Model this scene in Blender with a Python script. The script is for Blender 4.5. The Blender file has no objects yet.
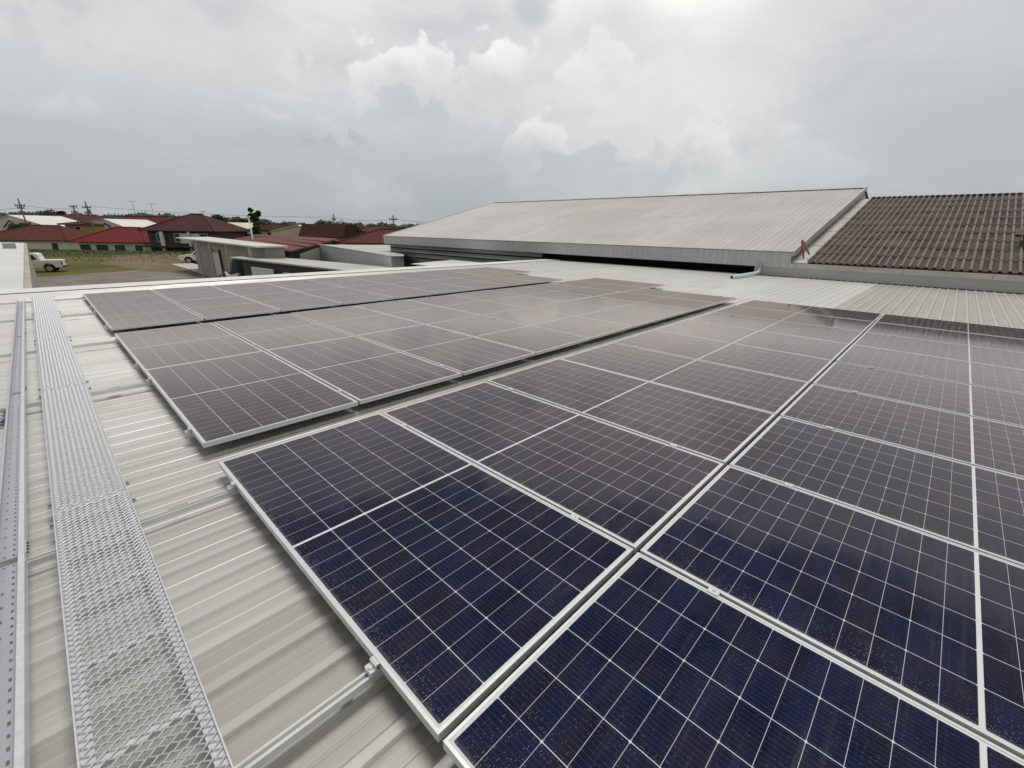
import bpy, bmesh, math, random
from mathutils import Vector, Matrix
random.seed(7)
PI = math.pi
S = bpy.context.scene
COL = S.collection

# ------------------------------------------------------------------ camera
CAM = Vector((-0.5032, -0.7651, 1.4139))
RT = Vector((0.69564497, -0.71825179, 0.0138725))
UP = Vector((0.22825692, 0.23930011, 0.9437342))
FW = Vector((0.68115847, 0.65333745, -0.33041386))
F = 443.68
cd = bpy.data.cameras.new('camera'); cam = bpy.data.objects.new('camera', cd); COL.objects.link(cam)
M3 = Matrix((RT, UP, -FW)).transposed()
cam.matrix_world = Matrix.Translation(CAM) @ M3.to_4x4()
cd.sensor_width = 36; cd.lens = F / 1024 * 36; cd.clip_start = 0.05; cd.clip_end = 9000
S.camera = cam
S.render.resolution_x = 1024; S.render.resolution_y = 768
S.view_settings.view_transform = 'Standard'; S.view_settings.look = 'None'
S.view_settings.gamma = 1; S.view_settings.exposure = 0.05

def at(px, py, w):            # the point seen at a pixel of the photograph, w metres deep
    return CAM + w * (RT * (px - 512) / F - UP * (py - 384) / F + FW)
def ray(px, py):
    return (RT * (px - 512) / F - UP * (py - 384) / F + FW).normalized()

# ------------------------------------------------------------------ world, sun
SUN_AZ, SUN_EL = math.radians(75), math.radians(76)      # azimuth from +Y towards +X
W = bpy.data.worlds.new('World'); S.world = W; W.use_nodes = True
nt = W.node_tree; nt.nodes.clear()
class NB:
    """small helper to write node trees"""
    def __init__(s, tree): s.t = tree
    def n(s, typ, **kw):
        nd = s.t.nodes.new(typ)
        for k, v in kw.items(): setattr(nd, k, v)
        return nd
    def link(s, a, b): s.t.links.new(a, b)
    def val(s, sock, v):
        if isinstance(v, bpy.types.NodeSocket): s.link(v, sock)
        else: sock.default_value = v
    def math(s, op, a, b=0.0, c=0.0, clamp=False):
        nd = s.n('ShaderNodeMath', operation=op); nd.use_clamp = clamp
        s.val(nd.inputs[0], a); s.val(nd.inputs[1], b); s.val(nd.inputs[2], c)
        return nd.outputs[0]
    def mix(s, fac, a, b, mode='MIX'):
        nd = s.n('ShaderNodeMix', data_type='RGBA', blend_type=mode)
        s.val(nd.inputs[0], fac)
        for i, v in ((6, a), (7, b)):
            if not isinstance(v, bpy.types.NodeSocket) and len(v) == 3: v = (*v, 1)
            s.val(nd.inputs[i], v)
        return nd.outputs[2]
    def noise(s, vec, scale, detail=4, rough=.5, dist=0, dims='3D'):
        nd = s.n('ShaderNodeTexNoise'); nd.noise_dimensions = dims
        s.link(vec, nd.inputs['Vector'])
        nd.inputs['Scale'].default_value = scale; nd.inputs['Detail'].default_value = detail
        nd.inputs['Roughness'].default_value = rough; nd.inputs['Distortion'].default_value = dist
        return nd.outputs['Fac']
    def mapr(s, v, a, b, c=0.0, d=1.0, smooth=False):
        nd = s.n('ShaderNodeMapRange'); nd.clamp = True
        if smooth: nd.interpolation_type = 'SMOOTHSTEP'
        s.val(nd.inputs[0], v); s.val(nd.inputs[1], a); s.val(nd.inputs[2], b); s.val(nd.inputs[3], c); s.val(nd.inputs[4], d)
        return nd.outputs[0]
    def vmul(s, v, t):
        nd = s.n('ShaderNodeVectorMath', operation='MULTIPLY'); s.link(v, nd.inputs[0]); nd.inputs[1].default_value = t
        return nd.outputs[0]
    def dot(s, v, t):
        nd = s.n('ShaderNodeVectorMath', operation='DOT_PRODUCT'); s.link(v, nd.inputs[0]); nd.inputs[1].default_value = t
        return nd.outputs['Value']
    def sep(s, v):
        nd = s.n('ShaderNodeSeparateXYZ'); s.link(v, nd.inputs[0]); return nd.outputs

b = NB(nt)
out = b.n('ShaderNodeOutputWorld'); bg = b.n('ShaderNodeBackground'); b.link(bg.outputs[0], out.inputs[0])
sky = b.n('ShaderNodeTexSky', sky_type='NISHITA'); sky.sun_disc = False
sky.sun_elevation = SUN_EL; sky.sun_rotation = SUN_AZ
geo = b.n('ShaderNodeTexCoord'); D = geo.outputs['Generated']
z = b.sep(D)[2]
# layered overcast: vertically squashed noise so banks lie flat towards the horizon
flat = b.vmul(D, (1, 1, 2.3))
n1 = b.noise(flat, 2.6, 7, .55, .35)
n2 = b.noise(flat, 7.5, 8, .6, .3)
n3 = b.noise(b.vmul(D, (1, 1, 4.2)), 3.3, 6, .5, .6)
horizon = (.395, .43, .46); upper = (.75, .75, .735)
base = b.mix(b.mapr(z, 0.0, .34, smooth=True), horizon, upper)
base = b.mix(b.math('MULTIPLY', b.mapr(n1, .5, .72, smooth=True), .45), base, (.70, .695, .68))
base = b.mix(b.math('MULTIPLY', b.mapr(n3, .5, .66, smooth=True), .28), base, (.42, .44, .47))
# broad bright and dull regions of the cloud cover (directions)
def region(col, px, py, r0, r1, amount, color, wob=.0):
    d = b.dot(D, ray(px, py))
    ang = b.math('ARCCOSINE', b.math('MINIMUM', d, 1.0))
    if wob: ang = b.math('ADD', ang, b.math('MULTIPLY', b.math('SUBTRACT', n2, .5), wob))
    m = b.mapr(ang, math.radians(r1), math.radians(r0), 0, amount, smooth=True)
    return b.mix(m, col, color)
base = region(base, 690, 10, 6, 28, .85, (.77, .765, .75), .2)
base = region(base, 720, -122, 5, 12, .85, (1.2, 1.15, 1.08), .07)
base = region(base, 560, -95, 3, 10, .8, (1.1, 1.07, 1.02), .07)
base = region(base, 330, -90, 3, 10, .6, (.95, .93, .90), .07)
base = region(base, 60, 90, 6, 26, .25, (.55, .56, .56), .1)
base = region(base, 960, 130, 6, 24, .5, (.47, .49, .505), .1)
base = region(base, 533, 8, .6, 2.6, .6, (.44, .48, .53), .08)
base = region(base, 440, 20, 3, 9, .25, (.47, .50, .53), .15)
# cumulus: each bank is a clump of domes with crisp, noisy tops that dissolve towards their bases
nA = b.noise(D, 6.5, 9, .58, .15)
nB = b.noise(D, 26, 7, .55, 0)
wobble = b.math('ADD', b.math('MULTIPLY', b.math('SUBTRACT', nA, .5), .26), b.math('MULTIPLY', b.math('SUBTRACT', nB, .5), .055))
def cumulus(col, px, py, r, sx, amt, top, foot):
    """one dome: centre pixel, radius in pixels, horizontal stretch"""
    c = ray(px, py); t = ray(px, py - r)
    e = (ray(px + 10, py) - ray(px - 10, py)).normalized(); u = c.cross(e).normalized()
    if u.z < 0: u = -u
    a = b.math('DIVIDE', b.dot(D, e), sx); h = b.math('SUBTRACT', b.dot(D, u), c.dot(u))
    a = b.math('SUBTRACT', a, c.dot(e) / sx)
    rad = c.angle(t)
    dist = b.math('SQRT', b.math('ADD', b.math('MULTIPLY', a, a), b.math('MULTIPLY', h, h)))
    dist = b.math('ADD', dist, wobble)
    front = b.mapr(b.dot(D, c), .3, .5)
    edge = b.mapr(dist, rad * 1.0, rad * .78, smooth=True)
    fade = b.mapr(h, -rad * .9, rad * .35, smooth=True)
    m = b.math('MULTIPLY', b.math('MULTIPLY', edge, fade), b.math('MULTIPLY', front, amt))
    shade = b.mapr(b.math('ADD', b.math('DIVIDE', h, rad), b.math('MULTIPLY', b.math('SUBTRACT', nA, .5), 3.2)), -.5, .8, smooth=True)
    return b.mix(m, col, b.mix(shade, foot, top))
WH, MD, GR = (.96, .95, .93), (.71, .71, .70), (.53, .545, .555)
base = cumulus(base, 200, 120, 60, 1.6, .35, (.60, .605, .60), (.50, .515, .53))
base = cumulus(base, 350, 60, 26, 2.0, .5, MD, GR)
base = cumulus(base, 640, 120, 60, 1.5, .5, (.82, .815, .80), MD)
base = cumulus(base, 590, 90, 48, 1.2, .5, WH, MD)
base = cumulus(base, 150, 60, 60, 2.2, .3, (.78, .78, .77), MD)
base = cumulus(base, 285, 118, 30, 1.1, .75, (.70, .695, .68), GR)
base = cumulus(base, 410, 85, 46, 1.7, .8, WH, MD)
base = cumulus(base, 500, 70, 58, .8, .9, WH, (.60, .605, .605))
base = cumulus(base, 470, 135, 75, 1.7, .6, MD, GR)
base = cumulus(base, 540, 150, 50, 1.0, .9, (.84, .835, .82), (.57, .58, .585))
base = cumulus(base, 600, 185, 44, 1.5, .55, (.48, .505, .525), (.46, .485, .51))
base = cumulus(base, 640, 182, 30, 1.6, .65, (.62, .62, .61), GR)
base = cumulus(base, 710, 165, 38, 1.0, .7, (.80, .79, .775), (.51, .525, .535))
base = cumulus(base, 765, 145, 34, 1.3, .6, (.66, .66, .65), (.49, .51, .52))
base = cumulus(base, 395, 118, 14, 3.2, .28, (.46, .48, .51), (.46, .48, .51))
base = cumulus(base, 290, 142, 10, 3.4, .6, (.46, .48, .505), (.46, .48, .505))
# faint small cells break the smooth parts up
n4 = b.noise(b.vmul(D, (1, 1, 1.6)), 4.6, 9, .62, .5)
base = b.mix(b.math('MULTIPLY', b.mapr(n4, .52, .68, smooth=True), .30), base, b.mix(.5, base, (.40, .42, .44)))
base = b.mix(b.math('MULTIPLY', b.mapr(n4, .50, .36, smooth=True), b.mapr(z, .06, .20, .04, .38)), base, (.82, .815, .80))
zz = b.math('ADD', z, b.math('MULTIPLY', b.math('SUBTRACT', b.noise(D, 3.2, 6, .55, .3), .5), .34))
base = b.mix(b.mapr(zz, .485, .53, 0, .95, smooth=True), base, b.mix(b.mapr(n1, .35, .65), (.17, .175, .19), (.31, .31, .31)))
low = b.mapr(z, -.02, .0)
base = b.mix(low, (.16, .16, .15), base)
scaled = b.n('ShaderNodeVectorMath', operation='SCALE'); b.link(base, scaled.inputs[0]); scaled.inputs['Scale'].default_value = 1 / .1
colr = b.mix(.93, sky.outputs[0], scaled.outputs[0])
b.link(colr, bg.inputs['Color']); bg.inputs['Strength'].default_value = .1

sl = bpy.data.lights.new('sun', 'SUN'); so = bpy.data.objects.new('sun', sl); COL.objects.link(so)
sl.energy = 2.3; sl.angle = math.radians(26); sl.color = (1, .965, .91)
sd = Vector((math.sin(SUN_AZ) * math.cos(SUN_EL), math.cos(SUN_AZ) * math.cos(SUN_EL), math.sin(SUN_EL)))
so.rotation_euler = sd.to_track_quat('Z', 'Y').to_euler(); so.location = (0, 0, 60)

# ------------------------------------------------------------------ helpers
class MB:
    def __init__(s): s.v = []; s.f = []; s.smooth = False
    def quad(s, *p):
        i = len(s.v); s.v += [tuple(q) for q in p]; s.f.append(tuple(range(i, i + len(p)))); return s
    def box(s, x0, x1, y0, y1, z0, z1):
        i = len(s.v)
        s.v += [(x, y, zz) for zz in (z0, z1) for y in (y0, y1) for x in (x0, x1)]
        s.f += [tuple(i + k for k in q) for q in ((0, 2, 3, 1), (4, 5, 7, 6), (0, 1, 5, 4), (2, 6, 7, 3), (0, 4, 6, 2), (1, 3, 7, 5))]
        return s
    def prism(s, bottom, top):
        n = len(bottom); i = len(s.v)
        s.v += [tuple(p) for p in bottom] + [tuple(p) for p in top]
        s.f.append(tuple(i + k for k in reversed(range(n)))); s.f.append(tuple(i + n + k for k in range(n)))
        for k in range(n):
            m = (k + 1) % n; s.f.append((i + k, i + m, i + n + m, i + n + k))
        return s
    def tube(s, pts, r, seg=8, r1=None, cap=True):
        pts = [Vector(p) for p in pts]; i = len(s.v); n = len(pts)
        for k, p in enumerate(pts):
            t = (pts[min(k + 1, n - 1)] - pts[max(k - 1, 0)]).normalized()
            a = t.orthogonal().normalized() if abs(t.z) > .95 else t.cross(Vector((0, 0, 1))).normalized()
            c = t.cross(a)
            rr = r if r1 is None else r + (r1 - r) * k / max(1, n - 1)
            for j in range(seg):
                an = 2 * PI * j / seg; s.v.append(tuple(p + (a * math.cos(an) + c * math.sin(an)) * rr))
        for k in range(n - 1):
            for j in range(seg):
                m = (j + 1) % seg; s.f.append((i + k * seg + j, i + k * seg + m, i + (k + 1) * seg + m, i + (k + 1) * seg + j))
        if cap:
            s.f.append(tuple(i + j for j in reversed(range(seg)))); s.f.append(tuple(i + (n - 1) * seg + j for j in range(seg)))
        return s
    def build(s, name, mat, parent=None, loc=(0, 0, 0), smooth=False, label=None):
        me = bpy.data.meshes.new(name); me.from_pydata(s.v, [], s.f); me.update()
        bm = bmesh.new(); bm.from_mesh(me); bmesh.ops.recalc_face_normals(bm, faces=bm.faces); bm.to_mesh(me); bm.free()
        if smooth:
            for p in me.polygons: p.use_smooth = True
        me.materials.append(mat)
        o = bpy.data.objects.new(name, me); COL.objects.link(o)
        o.parent = parent; o.location = loc
        if label: o['label'] = label
        return o
def tag(o, label, cat, group=None):
    o['label'] = label; o['category'] = cat
    if group: o['group'] = group
    return o
def thing(name, label, cat, loc=(0, 0, 0), rz=0, group=None):
    o = bpy.data.objects.new(name, None); COL.objects.link(o); o.empty_display_size = .2
    o.location = loc; o.rotation_euler = (0, 0, rz)
    return tag(o, label, cat, group)
def struct(o): o['kind'] = 'structure'; return o
def copy_thing(root, loc, label, group=None):
    r = root.copy(); COL.objects.link(r); r.location = loc; r['label'] = label
    if group: r['group'] = group
    for ch in list(root.children):
        c = ch.copy(); COL.objects.link(c); c.parent = r
        for g in list(ch.children):
            d = g.copy(); COL.objects.link(d); d.parent = c
    return r

# ------------------------------------------------------------------ materials
def mat(name, col, rough=.6, metal=0.0, var=.0, vscale=3.0, stretch=(1, 1, 1), dirt=None, dirt_amt=0.0, bump=0.0, spec=.5):
    m = bpy.data.materials.new(name); m.use_nodes = True; t = NB(m.node_tree)
    p = m.node_tree.nodes['Principled BSDF']
    p.inputs['Roughness'].default_value = rough; p.inputs['Metallic'].default_value = metal
    p.inputs['Specular IOR Level'].default_value = spec
    tc = t.n('ShaderNodeTexCoord'); v = t.vmul(tc.outputs['Object'], stretch)
    n = t.noise(v, vscale, 6, .6)
    c = t.mix(t.mapr(n, .25, .75), tuple(max(0, k * (1 - var)) for k in col), tuple(k * (1 + var) for k in col))
    if dirt:
        n2 = t.noise(v, vscale * .37, 8, .65, .4)
        c = t.mix(t.math('MULTIPLY', t.mapr(n2, .45, .7), dirt_amt), c, dirt)
    t.link(c, p.inputs['Base Color'])
    if bump:
        bp = t.n('ShaderNodeBump'); bp.inputs['Strength'].default_value = bump; bp.inputs['Distance'].default_value = .01
        t.link(t.noise(v, vscale * 4, 4), bp.inputs['Height']); t.link(bp.outputs[0], p.inputs['Normal'])
    return m

def ribbed(name, col, axis, pitch, rough=.45, metal=.2, dirt=(.3, .27, .22), dirt_amt=.4, depth=.02, seam=0):
    """profiled sheet for buildings some way off: ribs as bump along one axis, streaks along the other"""
    m = mat(name, col, rough, metal); t = NB(m.node_tree); p = m.node_tree.nodes['Principled BSDF']
    tc = t.n('ShaderNodeTexCoord'); o = tc.outputs['Object']; c = t.sep(o)[axis]
    st = [9, 9, 9]; 
    for k in range(3):
        if k != axis: st[k] = .35
    n = t.noise(t.vmul(o, tuple(st)), .8, 6, .6)
    big = t.noise(o, .25, 5, .6)
    cc = t.mix(t.mapr(n, .3, .7), tuple(k * .88 for k in col), tuple(min(1, k * 1.1) for k in col))
    cc = t.mix(t.math('MULTIPLY', t.mapr(big, .42, .68), dirt_amt), cc, dirt)
    t.link(cc, p.inputs['Base Color'])
    f = t.math('FRACT', t.math('DIVIDE', c, pitch))
    tri = t.math('ABSOLUTE', t.math('SUBTRACT', f, .5))
    h = t.mapr(tri, .16, .30, 1, 0, smooth=True)
    bp = t.n('ShaderNodeBump'); bp.inputs['Strength'].default_value = .9; bp.inputs['Distance'].default_value = depth
    t.link(h, bp.inputs['Height']); t.link(bp.outputs[0], p.inputs['Normal'])
    return m

def roof_sheet_mat(name, col, stain, amt, foot_shade, far_tone=None):
    m = mat(name, col, .38, .25); t = NB(m.node_tree); p = m.node_tree.nodes['Principled BSDF']
    o = t.n('ShaderNodeTexCoord').outputs['Object']
    streak = t.noise(t.vmul(o, (.5, 14, 1)), 1.6, 7, .62)
    fine = t.noise(t.vmul(o, (1.4, 60, 1)), 1.8, 5, .6)
    blot = t.noise(t.vmul(o, (.8, 1.4, 1)), 1.1, 6, .6)
    c = t.mix(t.mapr(streak, .3, .72), tuple(k * .80 for k in col), tuple(k * 1.08 for k in col))
    c = t.mix(t.math('MULTIPLY', t.mapr(fine, .35, .7), .35), c, tuple(k * .72 for k in col))
    if far_tone:
        far = t.math('MAXIMUM', t.mapr(t.math('ADD', t.sep(o)[1], t.math('MULTIPLY', blot, 2.0)), 1.8, 6.5, smooth=True), t.mapr(t.sep(o)[0], 6, 11, smooth=True))  # blends to a paler colour towards far Y and far X
        c = t.mix(t.math('MULTIPLY', far, .8), c, far_tone)
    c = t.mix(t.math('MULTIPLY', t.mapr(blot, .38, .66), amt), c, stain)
    sheet = t.n('ShaderNodeTexWhiteNoise'); sheet.noise_dimensions = '1D'
    t.link(t.math('FLOOR', t.math('DIVIDE', t.math('ADD', t.sep(o)[1], .012), .78)), sheet.inputs['W'])
    c = t.mix(t.math('MULTIPLY', sheet.outputs['Value'], .16), c, tuple(k * .62 for k in stain))
    ft = t.math('FRACT', t.math('DIVIDE', t.math('SUBTRACT', t.sep(o)[1], .139), .193))
    rib = t.math('MULTIPLY', t.mapr(ft, .03, .07), t.mapr(ft, .30, .26))
    c = t.mix(t.math('MULTIPLY', rib, .36), c, (.62, .61, .585))
    pan = t.math('MULTIPLY', t.mapr(ft, .33, .5), t.mapr(fine, .3, .7, .1, .35))
    c = t.mix(pan, c, stain)
    # shade line painted along the near foot of each rib
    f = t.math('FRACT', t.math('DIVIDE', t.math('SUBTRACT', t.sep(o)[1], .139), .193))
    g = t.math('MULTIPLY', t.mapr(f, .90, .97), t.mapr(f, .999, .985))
    c = t.mix(t.math('MULTIPLY', g, foot_shade), c, (.10, .09, .075))
    t.link(c, p.inputs['Base Color'])
    t.link(t.mapr(blot, .3, .7, .32, .5), p.inputs['Roughness'])
    return m
M = {}
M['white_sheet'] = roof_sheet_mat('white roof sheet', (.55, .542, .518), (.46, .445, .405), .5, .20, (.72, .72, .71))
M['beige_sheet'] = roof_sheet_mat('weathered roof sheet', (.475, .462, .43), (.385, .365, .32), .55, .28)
M['flashing'] = mat('flashing', (.72, .72, .70), .4, .1, .06, 2, dirt=(.5, .48, .42), dirt_amt=.3)
M['alu'] = mat('anodised aluminium', (.62, .63, .62), .42, .35, .05, 6)
M['rail'] = mat('rail aluminium', (.68, .69, .68), .35, .5, .05, 8)
M['galv'] = mat('galvanised steel', (.47, .485, .50), .45, .3, .10, 26)
M['galvbar'] = mat('galvanised bar', (.60, .612, .625), .42, .25, .12, 30)
M['film'] = mat('film-covered steel', (.45, .45, .485), .35, .2, .06, 5)
M['dark_metal'] = mat('dark metal', (.12, .12, .125), .5, .4, .1, 6)
M['grey_plate'] = mat('grey plate', (.33, .335, .33), .5, .3, .1, 9)

def panel_glass():
    m = bpy.data.materials.new('solar glass'); m.use_nodes = True; t = NB(m.node_tree); p = m.node_tree.nodes['Principled BSDF']
    o = t.n('ShaderNodeTexCoord').outputs['Object']; X, Y, _ = t.sep(o)
    rnd = t.n('ShaderNodeObjectInfo').outputs['Random']
    mx = .0195; cw = (1.134 - 2 * mx) / 6
    gapc = .014; my = .021; half = (2.278 - 2 * my - gapc) / 2; ch = half / 12
    U = t.math('DIVIDE', t.math('SUBTRACT', X, mx), cw)
    # fold the two halves on to one
    Yc = t.math('SUBTRACT', Y, 1.139)
    Ya = t.math('SUBTRACT', t.math('ABSOLUTE', Yc), gapc / 2)
    V = t.math('DIVIDE', Ya, ch)
    fu = t.math('FRACT', U); fv = t.math('FRACT', V)
    eu = t.math('MULTIPLY', t.math('SUBTRACT', .5, t.math('ABSOLUTE', t.math('SUBTRACT', fu, .5))), cw)   # metres to cell side
    ev = t.math('MULTIPLY', t.math('SUBTRACT', .5, t.math('ABSOLUTE', t.math('SUBTRACT', fv, .5))), ch)
    lu = t.mapr(eu, .0010, .0017, 1, 0); lv = t.mapr(ev, .0007, .0012, .72, 0)
    # chamfered corners of every full cell (two half cells)
    f2 = t.math('FRACT', t.math('DIVIDE', V, 2)); e2 = t.math('MULTIPLY', t.math('SUBTRACT', .5, t.math('ABSOLUTE', t.math('SUBTRACT', f2, .5))), ch * 2)
    dia = t.mapr(t.math('ADD', eu, e2), .0058, .0066, 1, 0)
    line = t.math('MAXIMUM', t.math('MAXIMUM', lu, lv), dia)
    border = t.math('MAXIMUM', t.math('MAXIMUM', t.math('LESS_THAN', U, 0), t.math('GREATER_THAN', U, 6)), t.math('MAXIMUM', t.math('GREATER_THAN', V, 12), t.math('LESS_THAN', Ya, 0)))
    # ten busbars and a fine finger tone
    fb = t.math('FRACT', t.math('MULTIPLY', fu, 10)); eb = t.math('ABSOLUTE', t.math('SUBTRACT', fb, .5))
    bus = t.mapr(eb, .025, .045, 1, 0)
    dash = t.math('FRACT', t.math('MULTIPLY', fv, 6)); bus = t.math('MULTIPLY', bus, t.mapr(dash, .25, .45, .55, 1))
    wn = t.n('ShaderNodeTexWhiteNoise'); wn.noise_dimensions = '3D'
    cb = t.n('ShaderNodeCombineXYZ'); t.link(t.math('FLOOR', U), cb.inputs[0]); t.link(t.math('FLOOR', t.math('DIVIDE', Y, ch)), cb.inputs[1]); t.link(rnd, cb.inputs[2])
    t.link(cb.outputs[0], wn.inputs['Vector'])
    cell = t.mix(wn.outputs['Value'], (.0012, .0036, .0200), (.0009, .0056, .0370))
    cell = t.mix(t.math('MULTIPLY', rnd, .3), cell, (.0050, .0040, .0085))
    c = t.mix(t.math('MULTIPLY', bus, .21), cell, (.20, .21, .24))
    c = t.mix(line, c, (.58, .59, .60))
    c = t.mix(border, c, (.62, .63, .63))
    # dried rain spots and dust: spots everywhere, more along the low edge
    off = t.n('ShaderNodeVectorMath', operation='ADD'); t.link(o, off.inputs[0])
    sh = t.n('ShaderNodeCombineXYZ'); t.link(t.math('MULTIPLY', rnd, 37), sh.inputs[0]); t.link(t.math('MULTIPLY', rnd, 91), sh.inputs[1]); t.link(sh.outputs[0], off.inputs[1])
    oo = off.outputs[0]
    vor = t.n('ShaderNodeTexVoronoi', feature='F1'); t.link(oo, vor.inputs['Vector']); vor.inputs['Scale'].default_value = 135; vor.inputs['Randomness'].default_value = 1
    spot = t.mapr(vor.outputs['Distance'], .18, .34, 1, 0); sr = t.sep(vor.outputs['Color'])[0]
    edge = t.mapr(t.math('ADD', X, t.math('MULTIPLY', t.noise(oo, 9, 3), .12)), .05, .26, 1, 0, smooth=True)
    thr = t.math('SUBTRACT', .80, t.math('MULTIPLY', edge, .42))
    spots = t.math('MULTIPLY', t.math('MULTIPLY', spot, t.math('GREATER_THAN', sr, thr)), t.mapr(t.noise(oo, 5, 4), .35, .6, .25, 1))
    vo2 = t.n('ShaderNodeTexVoronoi', feature='F1'); t.link(oo, vo2.inputs['Vector']); vo2.inputs['Scale'].default_value = 7
    drop = t.math('MULTIPLY', t.mapr(t.math('ADD', vo2.outputs['Distance'], t.math('MULTIPLY', t.noise(oo, 60, 3), .10)), .085, .14, 1, 0), t.math('GREATER_THAN', t.sep(vo2.outputs['Color'])[1], .87))
    film = t.mapr(t.noise(t.vmul(oo, (1, 2.2, 1)), 3.2, 6, .65), .40, .75, .004, .045)
    c = t.mix(t.math('MULTIPLY', spots, t.math('ADD', .12, t.math('MULTIPLY', edge, .26))), c, (.45, .44, .42))
    c = t.mix(t.math('MULTIPLY', drop, .16), c, (.5, .5, .48))
    c = t.mix(film, c, (.36, .29, .25))
    runs = t.math('MULTIPLY', t.mapr(t.noise(t.vmul(oo, (.7, 26, 1)), 1.4, 5, .6), .52, .72), t.mapr(t.noise(oo, 2.1, 3), .45, .62))
    c = t.mix(t.math('MULTIPLY', runs, .045), c, (.40, .37, .34))
    lowd = t.mapr(t.math('ADD', X, t.math('MULTIPLY', t.noise(oo, 24, 4), .03)), .028, .058, 1, 0, smooth=True)
    c = t.mix(t.math('MULTIPLY', lowd, .16), c, (.34, .31, .27))
    df = t.n('ShaderNodeBsdfDiffuse'); t.link(c, df.inputs['Color'])
    gl = t.n('ShaderNodeBsdfGlossy'); gl.inputs['Color'].default_value = (1, .90, .815, 1)
    t.link(t.mapr(t.math('ADD', t.math('ADD', spots, drop), t.math('MULTIPLY', film, 3)), 0, 1, .055, .32), gl.inputs['Roughness'])
    fz = t.n('ShaderNodeFresnel'); fz.inputs['IOR'].default_value = 1.46
    mx_ = t.n('ShaderNodeMixShader'); t.link(t.math('MINIMUM', t.math('MULTIPLY', fz.outputs[0], t.math('ADD', t.math('MULTIPLY', fz.outputs[0], 3.0), .62)), .55), mx_.inputs[0]); t.link(df.outputs[0], mx_.inputs[1]); t.link(gl.outputs[0], mx_.inputs[2])
    t.link(mx_.outputs[0], m.node_tree.nodes['Material Output'].inputs['Surface'])
    bp = t.n('ShaderNodeBump'); bp.inputs['Strength'].default_value = .05; bp.inputs['Distance'].default_value = .004
    t.link(t.noise(oo, 2.5, 2), bp.inputs['Height']); t.link(bp.outputs[0], gl.inputs['Normal'])
    return m
M['glass'] = panel_glass()

# ------------------------------------------------------------------ ground
GZ = -3.2
def ground_mat():
    m = mat('grass ground', (.10, .12, .04), .95, spec=.1); t = NB(m.node_tree); p = m.node_tree.nodes['Principled BSDF']
    o = t.n('ShaderNodeTexCoord').outputs['Object']
    a = t.noise(o, .08, 8, .6, .4); c_ = t.noise(o, .9, 8, .7); dpt = t.noise(o, .22, 7, .65, .6)
    c = t.mix(t.mapr(a, .35, .62), (.080, .088, .026), (.175, .155, .055))
    c = t.mix(t.math('MULTIPLY', t.mapr(dpt, .55, .7), .6), c, (.20, .145, .075))
    c = t.mix(t.math('MULTIPLY', t.mapr(c_, .3, .7), .5), c, (.055, .062, .018))
    t.link(c, p.inputs['Base Color']); return m
M['ground'] = ground_mat()
g = MB()
# a filled, level lot that drops two metres to the older ground behind it
mid = at(100, 248, 78); along = Vector((RT.x, RT.y, 0)).normalized(); away = Vector((FW.x, FW.y, 0)).normalized()
c0 = Vector((mid.x, mid.y, 0))
def gp(s_, d_, z_): q = c0 + along * s_ + away * d_; return (q.x, q.y, z_)
xs = [-4000, -400, -60, -20, 20, 60, 400, 4000]; ds = [(-4000, GZ), (-80, GZ), (-10, GZ), (0, GZ - .1), (4, GZ - 1.9), (60, GZ - 2), (400, GZ - 2), (5000, GZ - 2)]
for j in range(len(ds) - 1):
    for i in range(len(xs) - 1):
        g.quad(gp(xs[i], *ds[j]), gp(xs[i + 1], *ds[j]), gp(xs[i + 1], *ds[j + 1]), gp(xs[i], *ds[j + 1]))
struct(g.build('ground', M['ground']))
M['gravel'] = mat('grey gravel', (.20, .19, .175), .95, 0, .35, .5, dirt=(.22, .17, .11), dirt_amt=.7, spec=.1)
M['dirt'] = mat('bare earth', (.175, .135, .088), .95, 0, .3, .5, dirt=(.12, .11, .05), dirt_amt=.7, spec=.1)
M['concrete'] = mat('pale concrete', (.48, .45, .40), .85, 0, .1, .8, dirt=(.3, .27, .22), dirt_amt=.5)
def blob(pts, zz, jag, sub=8):
    q = []
    for i, p in enumerate(pts):
        n = pts[(i + 1) % len(pts)]
        for k in range(sub):
            a = k / sub; q.append((p[0] + (n[0] - p[0]) * a + random.uniform(-jag, jag), p[1] + (n[1] - p[1]) * a + random.uniform(-jag, jag), zz))
    return q
struct(MB().quad(*blob([(-18, 46.5), (0.5, 47), (11, 44), (13, 52), (15, 74), (11.5, 74), (8, 61), (1, 57.5), (-18, 56)], GZ + .004, .7)).build('gravel_drive', M['gravel']))
struct(MB().quad(*blob([(7, 60.5), (10.5, 50), (12, 56), (15.5, 76), (17, 92), (8, 90), (5, 72)], GZ + .008, .9)).build('earth_path', M['dirt']))
struct(MB().box(10.4, 12.6, 48, 66, GZ - .05, GZ + .12).build('concrete_apron', M['concrete']))

q_ = [gp(-60, -20, GZ + .003), gp(-20, -17, GZ + .003), gp(4, -19, GZ + .003), gp(20, -14, GZ + .003), gp(60, -14, GZ + .003), gp(60, -.3, GZ + .003), gp(-60, -.3, GZ + .003)]
M['rough'] = mat('rough grass ground', (.055, .068, .026), .95, 0, .35, .4, dirt=(.10, .095, .035), dirt_amt=.6, spec=.1)
struct(MB().quad(*blob([(p[0], p[1]) for p in q_], GZ + .004, .5, 14)).build('rough_grass', M['rough']))
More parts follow.
